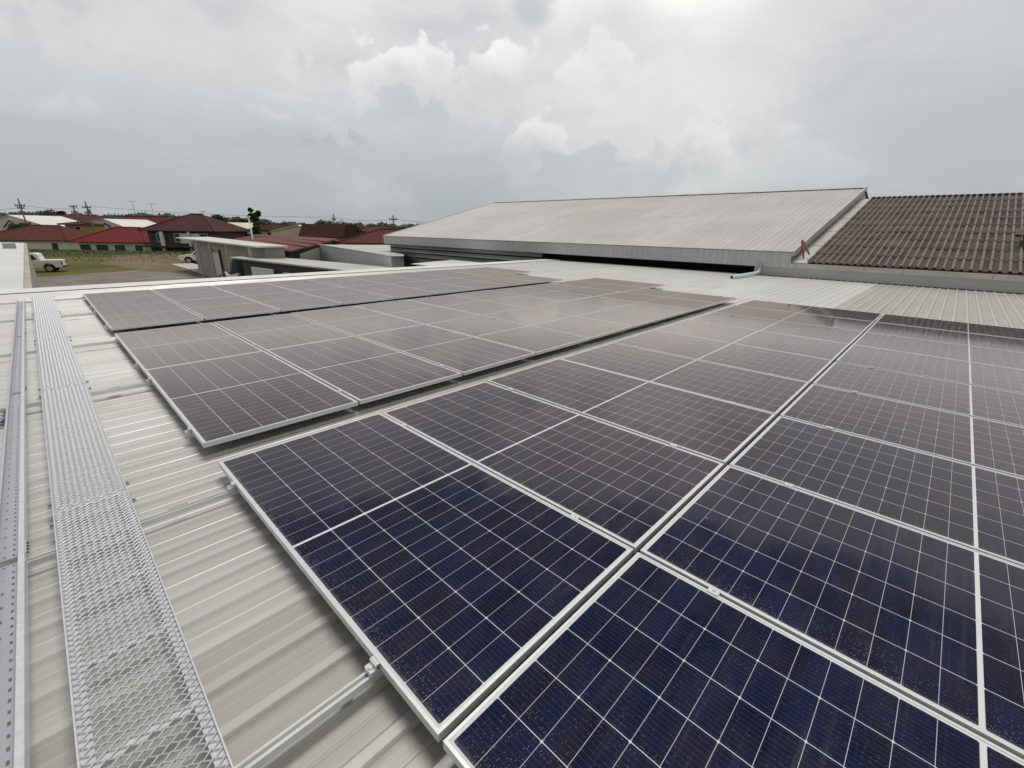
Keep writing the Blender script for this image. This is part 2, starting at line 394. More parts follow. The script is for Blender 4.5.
# tall grass along the far edge of the lot
def grass_mat(nm, c1, c2):
    m = mat(nm, c1, .9, spec=.1); t = NB(m.node_tree); p = m.node_tree.nodes['Principled BSDF']
    rnd = t.noise(t.n('ShaderNodeTexCoord').outputs['Object'], .35, 6, .7)
    t.link(t.mix(t.mapr(rnd, .35, .65), c1, c2), p.inputs['Base Color']); return m
M['tallgrass'] = grass_mat('tall grass', (.050, .064, .024), (.080, .088, .034))
tg = MB()
for k in range(9000):
    s_ = random.uniform(-45, 42); d_ = -random.random() ** 1.3 * 24
    q = c0 + along * s_ + away * d_; h = random.uniform(.06, .20) * (1 if d_ > -10 else .6)
    an = random.uniform(0, PI); w_ = random.uniform(.03, .10); dx, dy = math.cos(an) * w_, math.sin(an) * w_
    lx, ly = random.uniform(-.2, .2), random.uniform(-.2, .2)
    tg.quad((q.x - dx, q.y - dy, GZ - .05), (q.x + dx, q.y + dy, GZ - .05), (q.x + lx + dx * .3, q.y + ly + dy * .3, GZ + h), (q.x + lx - dx * .5, q.y + ly - dy * .5, GZ + h * .8))
o = tg.build('tall_grass', M['tallgrass']); o['kind'] = 'stuff'; tag(o, 'tall dark green grass along the far side of the empty lot', 'grass')

# ------------------------------------------------------------------ the roof we stand on
PIT, R0 = .193, .139
ZP = -.125                      # pan level; panel tops are at z = 0
fr = thing('factory_roof', 'long pale ribbed metal roof that carries the solar panels and walkway', 'roof', (0, 0, ZP))
def rib_rows(y0, y1, x0, x1, skew=0):
    m = MB(); pts = []
    k0 = math.ceil((y0 - R0) / PIT - 1e-6); k1 = math.floor((y1 - R0) / PIT + 1e-6)
    pts.append((y0, 0))
    for k in range(k0, k1 + 1):
        yy = R0 + k * PIT
        for a, h in ((0, 0), (.013, .014), (.050, .014), (.064, 0), (.118, 0), (.122, .0025), (.132, .0025), (.136, 0)):
            if y0 < yy + a < y1: pts.append((yy + a, h))
    pts.append((y1, 0))
    for i in range(len(pts) - 1):
        (ya, ha), (yb, hb) = pts[i], pts[i + 1]
        m.quad((x0, ya, ha), (x1, ya, ha), (x1, yb, hb), (x0, yb, hb))
    return m
YB = R0 + 4 * PIT - .01         # seam between weathered and cleaner sheets
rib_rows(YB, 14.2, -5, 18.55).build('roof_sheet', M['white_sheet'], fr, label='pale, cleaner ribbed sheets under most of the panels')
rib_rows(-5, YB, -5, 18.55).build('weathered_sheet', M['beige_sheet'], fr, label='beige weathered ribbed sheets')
fl = MB()
fl.prism([(-5, 14.1, .036), (-5, 15.0, .036), (-5, 15.0, -.16), (-5, 14.985, -.16), (-5, 14.985, .026), (-5, 14.1, .026)],
         [(18.5, 14.1, .036), (18.5, 15.0, .036), (18.5, 15.0, -.16), (18.5, 14.985, -.16), (18.5, 14.985, .026), (18.5, 14.1, .026)])
fl.build('verge_flashing', M['flashing'], fr)
for q in range(4):
    MB().box(-5 + q * 5.9 + 5.3, -5 + q * 5.9 + 5.36, 14.09, 15.004, .0363, .039).build('flashing_lap', M['flashing'], fr)
M['plaster'] = mat('grey render', (.42, .41, .38), .9, 0, .08, .8, dirt=(.22, .2, .17), dirt_amt=.5)
MB().box(-4.9, 18.3, -4.9, 14.9, GZ - ZP - .02, -.03).build('wall', M['plaster'], fr)

# ------------------------------------------------------------------ solar panels
PW, PL, P = 1.134, 2.278, 1.154
Y4, Y3, Y2a, Y2b, Y1a, Y1b = -.0234 - PL, 0.0, 2.631, 2.631 + PL + .012, 7.634, 7.634 + PL + .012
def make_panel(loc, label):
    t = thing('solar_panel', label, 'solar panel', loc, 0, 'solar panels on the metal roof')
    fm = MB(); e = .011; th = .035
    fm.prism([(0, 0, -th), (PW, 0, -th), (PW, PL, -th), (0, PL, -th)][:0] or [(0, 0, -th), (PW, 0, -th), (PW, e, -th), (0, e, -th)], [(0, 0, 0), (PW, 0, 0), (PW, e, 0), (0, e, 0)])
    fm.box(0, PW, PL - e, PL, -th, 0); fm.box(0, e, e, PL - e, -th, 0); fm.box(PW - e, PW, e, PL - e, -th, 0)
    f = fm.build('frame', M['alu'], t)
    MB().box(e, PW - e, e, PL - e, -.007, -.0022).build('cell_sheet', M['glass'], t)
    MB().box(.47, .67, 1.10, 1.18, -.028, -.0075).build('junction_box', M['dark_metal'], t)
    return t
ORD = ['first', 'second', 'third', 'fourth', 'fifth', 'sixth', 'seventh', 'eighth', 'ninth', 'tenth']
ROWS = [(Y4, 9, 'in the nearest row, lower right'),
        (Y3, 9, 'in the row before the wide dark gap'),
        (Y2a, 9, 'right behind the wide dark gap'),
        (Y2b, 10, 'right before the thin far gap'),
        (Y1a, 9, 'right behind the thin far gap'),
        (Y1b, 10, 'in the last row by the roof edge')]
proto = None
for ry, n, where in ROWS:
    for i in range(n):
        tone = 'blue-black' if i < 2 and ry < 1 else ('dark brownish' if ry < 4 else 'grey-reflecting')
        lab = f'{tone} solar panel, {ORD[i]} from the walkway {where}'
        loc = (i * P + random.uniform(-.0015, .0015), ry + random.uniform(-.002, .002), 0)
        if proto is None: proto = make_panel(loc, lab)
        else:
            c = copy_thing(proto, loc, lab)
            c.rotation_euler = (random.uniform(-.0022, .0022), random.uniform(-.003, .003), 0)

# mounting rails with their feet and clamps
def rail(yy, n, label, splice, x0=-1.25):
    x1 = n * P + .12
    t = thing('mounting_rail', label, 'mounting rail', (0, yy, ZP), 0, 'rails under the solar panels')
    r = MB(); zt = -.0353 - ZP; zb = zt - .029
    r.box(x0, x1, -.017, .017, zb, zt - .014); r.box(x0, x1, -.017, -.008, zt - .0138, zt); r.box(x0, x1, .008, .017, zt - .0138, zt)
    r.build('rail_profile', M['rail'], t)
    for k in range(int((x1 - x0) / 1.2)):
        xx = x0 + .35 + k * 1.2
        MB().box(xx - .02, xx + .02, .0172, .022, .005, .078).box(xx - .02, xx + .02, .0223, .055, .028, .032).build('foot', M['rail'], t)
    for k in range(n + 1):
        xx = k * P - .010 if k else -.012
        if k == n: xx = n * P - .008
        cl = MB()
        if 0 < k < n: cl.box(xx - .009, xx + .009, -.022, .022, zt + .0005, -ZP - .0005); cl.box(xx - .020, xx + .020, -.022, .022, -ZP + .0006, -ZP + .004); cl.tube([(xx, 0, -ZP + .0042), (xx, 0, -ZP + .0085)], .006, 6); nm = 'mid_clamp'
        else:
            s_ = -1 if k == 0 else 1
            e0 = xx if k == 0 else n * P - .018
            cl.box(e0 - .026 if k == 0 else e0, e0 if k == 0 else e0 + .026, -.021, .021, zt + .0005, zt + .020)
            cl.box(min(e0, e0 + s_ * .005), max(e0, e0 + s_ * .005), -.021, .021, zt + .0205, -ZP + .002)
            cl.box(min(e0, e0 - s_ * .010), max(e0, e0 - s_ * .010), -.021, .021, -ZP + .0006, -ZP + .0035)
            cl.tube([(e0 + s_ * .015, 0, zt + .0202), (e0 + s_ * .015, 0, zt + .027)], .0085, 6); nm = 'end_clamp'
        cl.build(nm, M['rail'], t)
    if splice:
        MB().box(-.32, -.23, .0173, .031, zb + .004, zt + .0015).build('splice_plate', M['grey_plate'], t)
    return t
RL = [(Y4, 9, 'nearest row'), (Y3, 9, 'row before the wide dark gap'), (Y2a, 9, 'row just behind the wide dark gap'),
      (Y2b, 10, 'row before the thin far gap'), (Y1a, 9, 'row just behind the thin far gap'), (Y1b, 10, 'last row by the far roof edge')]
for ry, n, w_ in RL:
    rail(ry + .345, n, f'mounting rail under the near side of the {w_}', False, -.46 if ry == Y3 else -.05 if ry != Y4 else -.05)
    rail(ry + PL - .345, n, f'mounting rail under the far side of the {w_}', True, -1.25 if ry != Y4 else -.05)

# ------------------------------------------------------------------ walkway of expanded metal gratings
X0, X1, ZW = -.746, -.444, -.018
def mesh_sheet(L, lwd=.052, swd=.030, strand=.0035, z0=0.0):
    """expanded metal: zigzag strands running across the walkway that touch at their nodes"""
    m = MB(); w_ = X1 - X0 - .012; nh = int(round(w_ / (lwd / 2))); st = w_ / nh; rows = int(L / (swd / 2))
    for r in range(rows):
        yc = (r + .5) * swd / 2; jx = random.uniform(-.003, .003)
        for k in range(nh):
            s_ = 1 if (k + r) % 2 else -1
            ya, yb = yc - s_ * swd / 4, yc + s_ * swd / 4
            xa, xb = .006 + k * st + (jx if k else 0), .006 + (k + 1) * st + (jx if k < nh - 1 else 0)
            za, zb = z0 + .0035 * (-s_), z0 + .0035 * s_
            t_ = strand / 2
            m.quad((xa, ya - t_, za - .0012), (xb, yb - t_, zb - .0012), (xb, yb + t_, zb + .0012), (xa, ya + t_, za + .0012))
            m.quad((xa, ya - t_, za - .0012), (xa, ya - t_, za - .0040), (xb, yb - t_, zb - .0040), (xb, yb - t_, zb - .0012))
    return m
def make_grating(y0, L, label):
    t = thing('walkway_grating', label, 'walkway', (X0, y0, ZW), 0, 'grating sections of the roof walkway')
    w_ = X1 - X0
    mesh_sheet(L - .012).build('mesh', M['galv'], t, (0, .006, 0))
    for s_ in (0, 1):
        r = MB()
        if s_ == 0: r.box(0, .0045, 0, L, -.0165, .006).box(.0047, .036, 0, L, -.0095, -.0062)
        else: r.box(w_ - .0045, w_, 0, L, -.0165, .006).box(w_ - .036, w_ - .0047, 0, L, -.0095, -.0062)
        r.build('side_rail', M['galvbar'], t)
    n = 6
    for k in range(n + 1):
        yy = min(max(k * L / n, .016), L - .016)
        MB().box(.0365, w_ - .0365, yy - .015, yy + .015, -.0094, -.0063).box(.0365, w_ - .0365, yy - .015, yy - .011, -.0162, -.0096).build('cross_bar', M['galvbar'], t)
    for yy in (.12, L - .12):
        for xx, s_ in ((0, -1), (w_, 1)):
            MB().box(min(xx + s_ * .0005, xx + s_ * .022), max(xx + s_ * .0005, xx + s_ * .022), yy - .018, yy + .018, -.026, -.022).tube([(xx + s_ * .012, yy, -.0218), (xx + s_ * .012, yy, -.010)], .006, 6).build('hold_down_clip', M['grey_plate'], t)
    return t
J = [(-.210, 'nearest walkway grating, its diamond mesh large at the bottom of the photo'), (2.325, 'walkway grating second from the camera, beside the first corner of the panels behind the gap'),
     (4.86, 'walkway grating in the middle of the five, beyond the pale joint'), (7.395, 'walkway grating next to the farthest one'), (9.93, 'farthest walkway grating, ending near the white roof edge')]
gr0 = make_grating(J[0][0], 2.530, J[0][1])
for y_, l_ in J[1:]: copy_thing(gr0, (X0, y_, ZW), l_)

# ------------------------------------------------------------------ perforated cable tray beside it
TX0, TX1, TZ = -.942, -.842, -.0345
def make_tray(y0, L, label):
    t = thing('cable_tray', label, 'cable tray', (TX0, y0, TZ), 0, 'perforated cable tray lengths')
    w_ = TX1 - TX0; m = MB()
    xs_ = [.002, .022, .030, .052, .060, .080, w_ - .002]; pit = .05
    ny = int(L / pit)
    for j in range(ny):
        a, h0, h1, e_ = j * pit, j * pit + .016, j * pit + .034, (j + 1) * pit
        m.quad((xs_[0], a, 0), (xs_[-1], a, 0), (xs_[-1], h0, 0), (xs_[0], h0, 0))
        m.quad((xs_[0], h1, 0), (xs_[-1], h1, 0), (xs_[-1], e_, 0), (xs_[0], e_, 0))
        for i in range(6):
            if i in (1, 3) and not (i == 1 and j % 2): continue
            m.quad((xs_[i], h0, 0), (xs_[i + 1], h0, 0), (xs_[i + 1], h1, 0), (xs_[i], h1, 0))
    m.build('perforated_base', M['film'], t)
    MB().box(0, .0018, 0, L, -.0, .046).box(.0019, .013, 0, L, .0445, .046).build('side_wall', M['film'], t)
    MB().box(w_ - .0018, w_, 0, L, -.0, .046).box(w_ - .020, w_ - .0019, 0, L, .0445, .046).build('side_wall', M['galvbar'], t)
    MB().box(w_ + .0003, w_ + .003, -.06, .06, .010, .038).build('joint_plate', M['galvbar'], t)
    for k in range(4):
        MB().tube([(w_ + .0032, -.045 + k * .03, .028), (w_ + .010, -.045 + k * .03, .028)], .005, 6).build('bolt', M['dark_metal'], t)
    return t
TJ = [(-1.0, 'nearest length of perforated cable tray at the left edge of the photo'), (2.0, 'second length of perforated cable tray from the camera'), (5.0, 'third length of perforated cable tray, left of the middle walkway grating'),
      (8.0, 'fourth length of perforated cable tray, left of the fourth grating')]
tr0 = make_tray(TJ[0][0], 2.998, TJ[0][1])
for y_, l_ in TJ[1:]: copy_thing(tr0, (TX0, y_, TZ), l_)
make_tray(11.0, 1.0, 'short farthest length of perforated cable tray by the white roof edge')
# a bundle of cable ends left of the tray
M['cable_teal'] = mat('teal sheathing', (.16, .24, .26), .5, 0, .1, 9)
M['black'] = mat('black plastic', (.015, .015, .016), .45, 0, .1, 6)
t = thing('cable_coil', 'loose grey-teal cable coil lying left of the cable tray', 'cable', (-1.02, 4.5, ZP + .03))
for q, (r_, zz) in enumerate(((.10, .0), (.085, .013), (.11, .024))):
    MB().tube([(math.cos(a * PI / 10) * r_ * .55, math.sin(a * PI / 10) * r_ * 2, zz + .006 * math.sin(a)) for a in range(0, 20)], .0065, 6).build('cable_turn', M['cable_teal' if q < 2 else 'black'], t, smooth=True)

# ------------------------------------------------------------------ warehouse beyond the far roof edge
def wh_roof_mat():
    m = mat('warehouse roof', (.42, .405, .385), .5, .1); t = NB(m.node_tree); p = m.node_tree.nodes['Principled BSDF']
    o = t.n('ShaderNodeTexCoord').outputs['Object']; X, Y, _ = t.sep(o)
    st = t.noise(t.vmul(o, (.16, 3.2, 1)), 1.0, 5, .5); big = t.noise(t.vmul(o, (.5, .35, 1)), .6, 6, .6)
    c = t.mix(t.mapr(st, .3, .7), (.415, .402, .385), (.48, .468, .45))
    c = t.mix(t.math('MULTIPLY', t.mapr(big, .4, .65), .6), c, (.35, .335, .315))
    wn = t.n('ShaderNodeTexWhiteNoise'); wn.noise_dimensions = '2D'; cb = t.n('ShaderNodeCombineXYZ')
    row = t.math('FLOOR', t.math('DIVIDE', t.math('ADD', X, .3), 6.1)); t.link(row, cb.inputs[0])
    t.link(t.math('FLOOR', t.math('ADD', t.math('DIVIDE', Y, 1.0), t.math('MULTIPLY', row, .5))), cb.inputs[1]); t.link(cb.outputs[0], wn.inputs['Vector'])
    c = t.mix(t.math('MULTIPLY', wn.outputs['Value'], .22), c, (.32, .31, .298))
    lap = t.mapr(t.math('ABSOLUTE', t.math('SUBTRACT', t.math('FRACT', t.math('DIVIDE', t.math('ADD', X, .3), 6.1)), .5)), .492, .499)
    c = t.mix(t.math('MULTIPLY', lap, .25), c, (.2, .18, .16))
    t.link(c, p.inputs['Base Color']); return m
M['wh_roof'] = wh_roof_mat()
M['wh_fascia'] = ribbed('warehouse fascia', (.50, .505, .505), 1, .25, .5, .1, (.36, .34, .31), .45, .03)
M['wh_wall'] = mat('warehouse louvre steel', (.40, .395, .385), .55, .2, .1, 1.5, (1, .2, 1), dirt=(.16, .15, .13), dirt_amt=.6)
M['verge'] = mat('verge trim', (.47, .465, .45), .5, .2, .06, 1.5, dirt=(.3, .27, .24), dirt_amt=.6)
M['shadow_gap'] = mat('eave shade wall', (.018, .018, .018), .7, .2, .15, 1.0, (1, .3, 1))  # near-black colour paints in the deep shade under the eave
wx0, wz0, wx1, wz1, wy0, wy1 = 18.5, .75, 30.5, 3.69, 3.55, 31.4
wh = thing('warehouse', 'large warehouse with wide pale sloping metal roof behind the panels', 'warehouse', (wx0, wy0, GZ))
L = wy1 - wy0
sl_ = (wz1 - wz0) / (wx1 - wx0)
m = MB(); pitch = .25; prof = []
k = 0.0
while k < L - .01:
    for a, h in ((0, 0), (.03, .016), (.07, .016), (.10, 0)):
        if k + a < L: prof.append((k + a, h))
    k += pitch
prof.append((L, 0))
NS = 12
for i in range(len(prof) - 1):
    (ya, ha), (yb, hb) = prof[i], prof[i + 1]
    for s_ in range(2):
        x_a, x_b = 12 * s_ / 2, 12 * (s_ + 1) / 2
        lap = 0
        m.quad((x_a - 0, ya, wz0 - GZ + sl_ * x_a + ha + lap), (x_b, ya, wz0 - GZ + sl_ * x_b + ha + lap), (x_b, yb, wz0 - GZ + sl_ * x_b + hb + lap), (x_a - 0, yb, wz0 - GZ + sl_ * x_a + hb + lap))
    m.quad((12, ya, wz1 - GZ + ha), (24, ya, wz0 - GZ + ha), (24, yb, wz0 - GZ + hb), (12, yb, wz1 - GZ + hb))
m.build('roof', M['wh_roof'], wh)
MB().prism([(11.7, -.05, wz1 - GZ - .02), (12, -.05, wz1 - GZ + .06), (12.3, -.05, wz1 - GZ - .02)], [(11.7, L + .05, wz1 - GZ - .02), (12, L + .05, wz1 - GZ + .06), (12.3, L + .05, wz1 - GZ - .02)]).build('ridge_cap', M['verge'], wh)
# fascia: real vertical ribs
m = MB(); k = 0.0; prof = []
while k < L - .05:
    for a, h in ((0, 0), (.03, .022), (.10, .022), (.13, 0)):
        if k + a < L: prof.append((k + a, h))
    k += .25
prof.append((L, 0))
zt, zb = wz0 - GZ - .012, .20 - GZ
for i in range(len(prof) - 1):
    (ya, ha), (yb, hb) = prof[i], prof[i + 1]
    m.quad((-ha - .01, ya, zb), (-ha - .01, ya, zt), (-hb - .01, yb, zt), (-hb - .01, yb, zb))
m.build('eave_fascia', M['wh_fascia'], wh)
MB().box(-.06, .02, -.03, L + .03, zt + .012, zt + .03).build('eave_trim', M['grey_plate'], wh)
# gable verge trims, near and far end
for yy in (-.06, L - .02):
    a0, a1 = (0.0, wz0 - GZ - .06), (12.0, wz1 - GZ - .06)
    MB().prism([(a0[0] - .05, yy, a0[1] - .08), (a0[0] - .05, yy, a0[1] + .10), (a1[0], yy, a1[1] + .10), (a1[0], yy, a1[1] - .08)],
               [(a0[0] - .05, yy + .08, a0[1] - .08), (a0[0] - .05, yy + .08, a0[1] + .10), (a1[0], yy + .08, a1[1] + .10), (a1[0], yy + .08, a1[1] - .08)]).build('verge_trim', M['verge'], wh)
# gable wall (pale sheet) and the recessed long wall
def gable(yy, mt):
    return MB().prism([(.45, yy, 0), (23.5, yy, 0), (23.5, yy, wz0 - GZ - .02), (12, yy, wz1 - GZ - .12), (.45, yy, wz0 - GZ - .02)],
                      [(.45, yy + .06, 0), (23.5, yy + .06, 0), (23.5, yy + .06, wz0 - GZ - .02), (12, yy + .06, wz1 - GZ - .12), (.45, yy + .06, wz0 - GZ - .02)]).build('gable_wall', mt, wh)
gable(.06, M['verge']); gable(L - .14, M['verge'])
lv = MB(); zc = GZ
for k in range(8):                      # overlapping horizontal boards on the long wall
    zz = .16 - .30 * k
    lv.prism([(.42, 12.2, zz - GZ - .21), (.50, 12.2, zz - GZ - .21), (.52, 12.2, zz - GZ), (.50, 12.2, zz - GZ)], [(.42, L - .2, zz - GZ - .21), (.50, L - .2, zz - GZ - .21), (.52, L - .2, zz - GZ), (.50, L - .2, zz - GZ)])
    lv.box(.30, .50, 12.2, L - .2, zz - GZ - .03, zz - GZ - .005)
lv.build('louvre_wall', M['wh_wall'], wh)
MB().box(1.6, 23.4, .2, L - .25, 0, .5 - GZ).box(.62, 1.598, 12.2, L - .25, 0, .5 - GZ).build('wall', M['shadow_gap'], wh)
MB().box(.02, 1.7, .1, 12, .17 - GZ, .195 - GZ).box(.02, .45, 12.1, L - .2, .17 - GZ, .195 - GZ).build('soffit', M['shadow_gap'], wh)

# grey lean-to by the louvred wall
lp = at(455, 264.6, 25.5)
t = thing('lean_to_roof', 'small pale flat lean-to roof below the louvred warehouse wall', 'shed roof', (lp.x, lp.y, GZ))
MB().prism([(-1.2, -1.4, lp.z - GZ - .10), (1.9, -1.4, lp.z - GZ), (1.9, 2.6, lp.z - GZ), (-1.2, 2.6, lp.z - GZ - .10)], [(-1.2, -1.4, lp.z - GZ - .05), (1.9, -1.4, lp.z - GZ + .05), (1.9, 2.6, lp.z - GZ + .05), (-1.2, 2.6, lp.z - GZ - .05)]).build('roof_sheet', M['flashing'], t)
MB().box(-.9, 1.8, -1.1, 2.4, 0, lp.z - GZ - .11).build('wall', M['plaster'], t)

# ------------------------------------------------------------------ tiled roof building on the right
def tile_mat():
    m = mat('roof tiles', (.09, .07, .06), .8, spec=.25); t = NB(m.node_tree); p = m.node_tree.nodes['Principled BSDF']
    o = t.n('ShaderNodeTexCoord').outputs['Object']
    n = t.noise(o, 1.3, 7, .65); f = t.noise(o, 9, 6, .7)
    wn = t.n('ShaderNodeTexWhiteNoise'); wn.noise_dimensions = '2D'; X, Y, Z = t.sep(o)
    cb = t.n('ShaderNodeCombineXYZ'); t.link(t.math('FLOOR', t.math('DIVIDE', X, 1.088)), cb.inputs[0]); t.link(t.math('FLOOR', t.math('DIVIDE', t.math('ADD', Y, .1), .6)), cb.inputs[1]); t.link(cb.outputs[0], wn.inputs['Vector'])
    c = t.mix(wn.outputs['Value'], (.026, .019, .016), (.058, .043, .036))
    c = t.mix(t.math('MULTIPLY', t.mapr(n, .4, .65), .6), c, (.15, .125, .105))
    c = t.mix(t.math('MULTIPLY', t.mapr(f, .5, .72), .7), c, (.035, .031, .026))
    # the crown of each roll is paler than the pans
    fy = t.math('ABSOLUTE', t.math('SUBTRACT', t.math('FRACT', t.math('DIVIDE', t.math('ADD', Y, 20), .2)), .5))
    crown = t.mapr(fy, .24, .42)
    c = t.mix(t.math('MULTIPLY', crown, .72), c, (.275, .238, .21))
    t.link(c, p.inputs['Base Color']); return m
M['tile'] = tile_mat()
M['gutter'] = mat('cement gutter', (.52, .505, .46), .85, 0, .10, 1.2, (1, .5, 2), dirt=(.24, .225, .19), dirt_amt=.6)
M['gutter_low'] = mat('zinc apron', (.38, .385, .365), .6, .2, .10, 1.2, (1, .4, 2), dirt=(.2, .19, .16), dirt_amt=.5)
TY1, TY0 = 3.07, -16.0
tx0, tz0, tx1, tz1 = 18.62, .40, 29.5, 3.08
tb = thing('tiled_roof_building', 'building with an old dark brown rolled-tile roof on the right', 'building', (tx0, TY1, GZ))
m = MB(); NR = 10; slen = tx1 - tx0; sl2 = (tz1 - tz0) / slen; cols = int((TY1 - TY0) / .2); SEG = 8
for r in range(NR):
    xa, xb = r * slen / NR, (r + 1) * slen / NR + .06
    for c in range(cols):
        jx = random.uniform(-.02, .02); jz = random.uniform(-.006, .006)
        P_ = []
        for s_ in range(SEG + 1):
            a = s_ / SEG; yy = -(c + a) * .2
            h = .062 * max(0, math.cos((a if a < .5 else a - 1) * 2 * PI * .92)) ** 1.0 if (a < .28 or a > .72) else .0
            P_.append((yy, h))
        for s_ in range(SEG):
            (ya, ha), (yb, hb) = P_[s_], P_[s_ + 1]
            za = tz0 - GZ + sl2 * xa + .022 + jz; zb_ = tz0 - GZ + sl2 * xb + jz
            m.quad((xa + jx, ya, za + ha), (xb, ya, zb_ + ha), (xb, yb, zb_ + hb), (xa + jx, yb, za + hb))
            m.quad((xa + jx, ya, za + ha), (xa + jx, yb, za + hb), (xa + jx, yb, za + hb - .024), (xa + jx, ya, za + ha - .024))
m.build('tile_roof', M['tile'], tb)
rc = MB()
for c in range(cols):
    y_ = -c * .2
    rc.tube([(slen + .02, y_ - .2, tz1 - GZ + .02), (slen + .02, y_ - .1, tz1 - GZ + .045), (slen + .02, y_ , tz1 - GZ + .02)], .06, 8, .07)
rc.build('ridge_tiles', M['tile'], tb, smooth=True)
# back slope and walls
MB().quad((slen, 0, tz1 - GZ), (2 * slen, 0, tz0 - GZ), (2 * slen, TY0 - TY1, tz0 - GZ), (slen, TY0 - TY1, tz1 - GZ)).build('back_slope', M['tile'], tb)
MB().prism([(.3, -.05, 0), (2 * slen - .3, -.05, 0), (2 * slen - .3, -.05, tz0 - GZ - .02), (slen, -.05, tz1 - GZ - .05), (.3, -.05, tz0 - GZ - .02)],
           [(.3, TY0 - TY1 + .2, 0), (2 * slen - .3, TY0 - TY1 + .2, 0), (2 * slen - .3, TY0 - TY1 + .2, tz0 - GZ - .02), (slen, TY0 - TY1 + .2, tz1 - GZ - .05), (.3, TY0 - TY1 + .2, tz0 - GZ - .02)]).build('wall', M['plaster'], tb)
gx = -.14
MB().box(gx, gx + .07, TY0 - TY1, 1.65, .215 - GZ, .37 - GZ).box(gx + .072, .3, TY0 - TY1, 1.62, .20 - GZ, .24 - GZ).build('gutter', M['gutter'], tb)
MB().box(gx + .015, gx + .06, TY0 - TY1, 1.64, -.10 - GZ, .2135 - GZ).build('apron_flashing', M['gutter_low'], tb)
for k in range(14):
    yy = 1.3 - k * 1.0
    MB().box(gx - .006, gx - .0005, yy - .012, yy + .012, .222 - GZ, .362 - GZ).build('gutter_joint', M['gutter_low'], tb)
# pale patched tile at the right end
M['patch'] = mat('mortar patch', (.42, .37, .27), .9, 0, .1, 6)
MB().box(4.05, 4.5, -5.36, -5.05, tz0 - GZ + sl2 * 4.05 + .06, tz0 - GZ + sl2 * 4.5 + .13).build('mortar_patch', M['patch'], tb)
M['moss'] = mat('moss', (.055, .065, .03), .95, 0, .3, 12)
for k in range(16):
    xx = 2.4 + k * .10; MB().box(xx, xx + .10, -5.3 + random.uniform(-.04, .03), -5.16 + random.uniform(-.03, .04), tz0 - GZ + sl2 * xx, tz0 - GZ + sl2 * xx + .075 + random.uniform(0, .02)).build('moss_streak', M['moss'], tb)

# sheet valley strip between warehouse gable and tiled roof
vs = thing('valley_flashing', 'pale sheet-metal strip running up between warehouse gable and tiled roof', 'flashing', (18.6, 3.3, .4))
MB().prism([(0, -.30, -.02), (0, .30, -.02), (0, .30, .02), (0, .285, .02), (0, .285, -.005), (0, -.30, -.005)],
           [(11.4, -.30, 2.70), (11.4, .30, 2.70), (11.4, .30, 2.74), (11.4, .285, 2.74), (11.4, .285, 2.715), (11.4, -.30, 2.715)]).build('strip', M['verge'], vs)
for k in range(1, 5): MB().box(k * 2.3, k * 2.3 + .03, -.29, .28, k * 2.3 * .2386 - .0045, k * 2.3 * .2386 + .011).build('lap_seam', M['grey_plate'], vs)

# orange cable with its clip on the strip
M['orange'] = mat('orange plastic', (.36, .10, .05), .55, 0, .12, 10)
t = thing('orange_clamp', 'orange cable clamp standing beside the tiled roof corner', 'clamp', (18.9, 3.55, .55))
def tri_bar(p, q, r_): return MB().tube([p, q], r_, 6)
tri_bar((.25, -.08, .62), (.28, -.40, .12), .035).build('jaw', M['orange'], t)
tri_bar((.25, -.06, .60), (.30, -.24, -.02), .030).build('jaw', M['orange'], t)
MB().tube([(-.15, .18, .05), (0, .05, .03), (.12, -.05, .06), (.22, -.10, .16), (.26, -.13, .36)], .022, 8).build('cable', mat('brown cable', (.20, .07, .035), .6), t, smooth=True)

# PVC spout out of the gutter
M['pvc'] = mat('pale blue pvc', (.62, .72, .76), .35, 0, .05, 4)
t = thing('drain_pipe', 'pale blue plastic drain spout lying on the white roof by the gutter end', 'pipe', (18.3, 4.5, -.05))
MB().tube([(.10, -.02, .36), (.08, -.01, .12), (0, 0, .05), (-.12, .01, .035), (-1.0, .06, .02), (-2.35, .14, .0)], .055, 12).build('tube', M['pvc'], t, smooth=True)
MB().tube([(-2.30, .137, .001), (-2.37, .141, -.0005)], .047, 12).build('mouth', M['black'], t)

# ------------------------------------------------------------------ neighbouring roof at far left
M['lroof'] = ribbed('left white roof', (.64, .64, .62), 1, .3, .5, .1, (.5, .48, .44), .4, .01)
M['lgut'] = mat('tan gutter', (.40, .37, .31), .8, 0, .1, 1.2, (2, .6, 1), dirt=(.25, .22, .17), dirt_amt=.6)
t = thing('neighbour_roof', 'flat white neighbouring roof with tan gutter at the left edge', 'roof', (-.8, 19, GZ))
MB().prism([(-9, -1.5, -.6 - GZ + .25), (-.21, -1.5, -.6 - GZ), (-.21, -1.5, -.6 - GZ - .05), (-9, -1.5, -.6 - GZ + .2)],
           [(-9, 48, -.6 - GZ + .25), (-.21, 48, -.6 - GZ), (-.21, 48, -.6 - GZ - .05), (-9, 48, -.6 - GZ + .2)]).build('roof_sheet', M['lroof'], t)
MB().box(-.20, -.02, -1.5, 48, -.6 - GZ - .12, -.6 - GZ - .02).build('gutter', M['lgut'], t)
MB().box(-8.8, -.06, -1.3, 47.8, 0, -.6 - GZ - .13).build('wall', M['plaster'], t)
q = at(18.5, 251, 38)
MB().box(-1.3, -.6, 33, 34, -.6 - GZ + .02, -.6 - GZ + .4).build('roof_vent', M['grey_plate'], t)

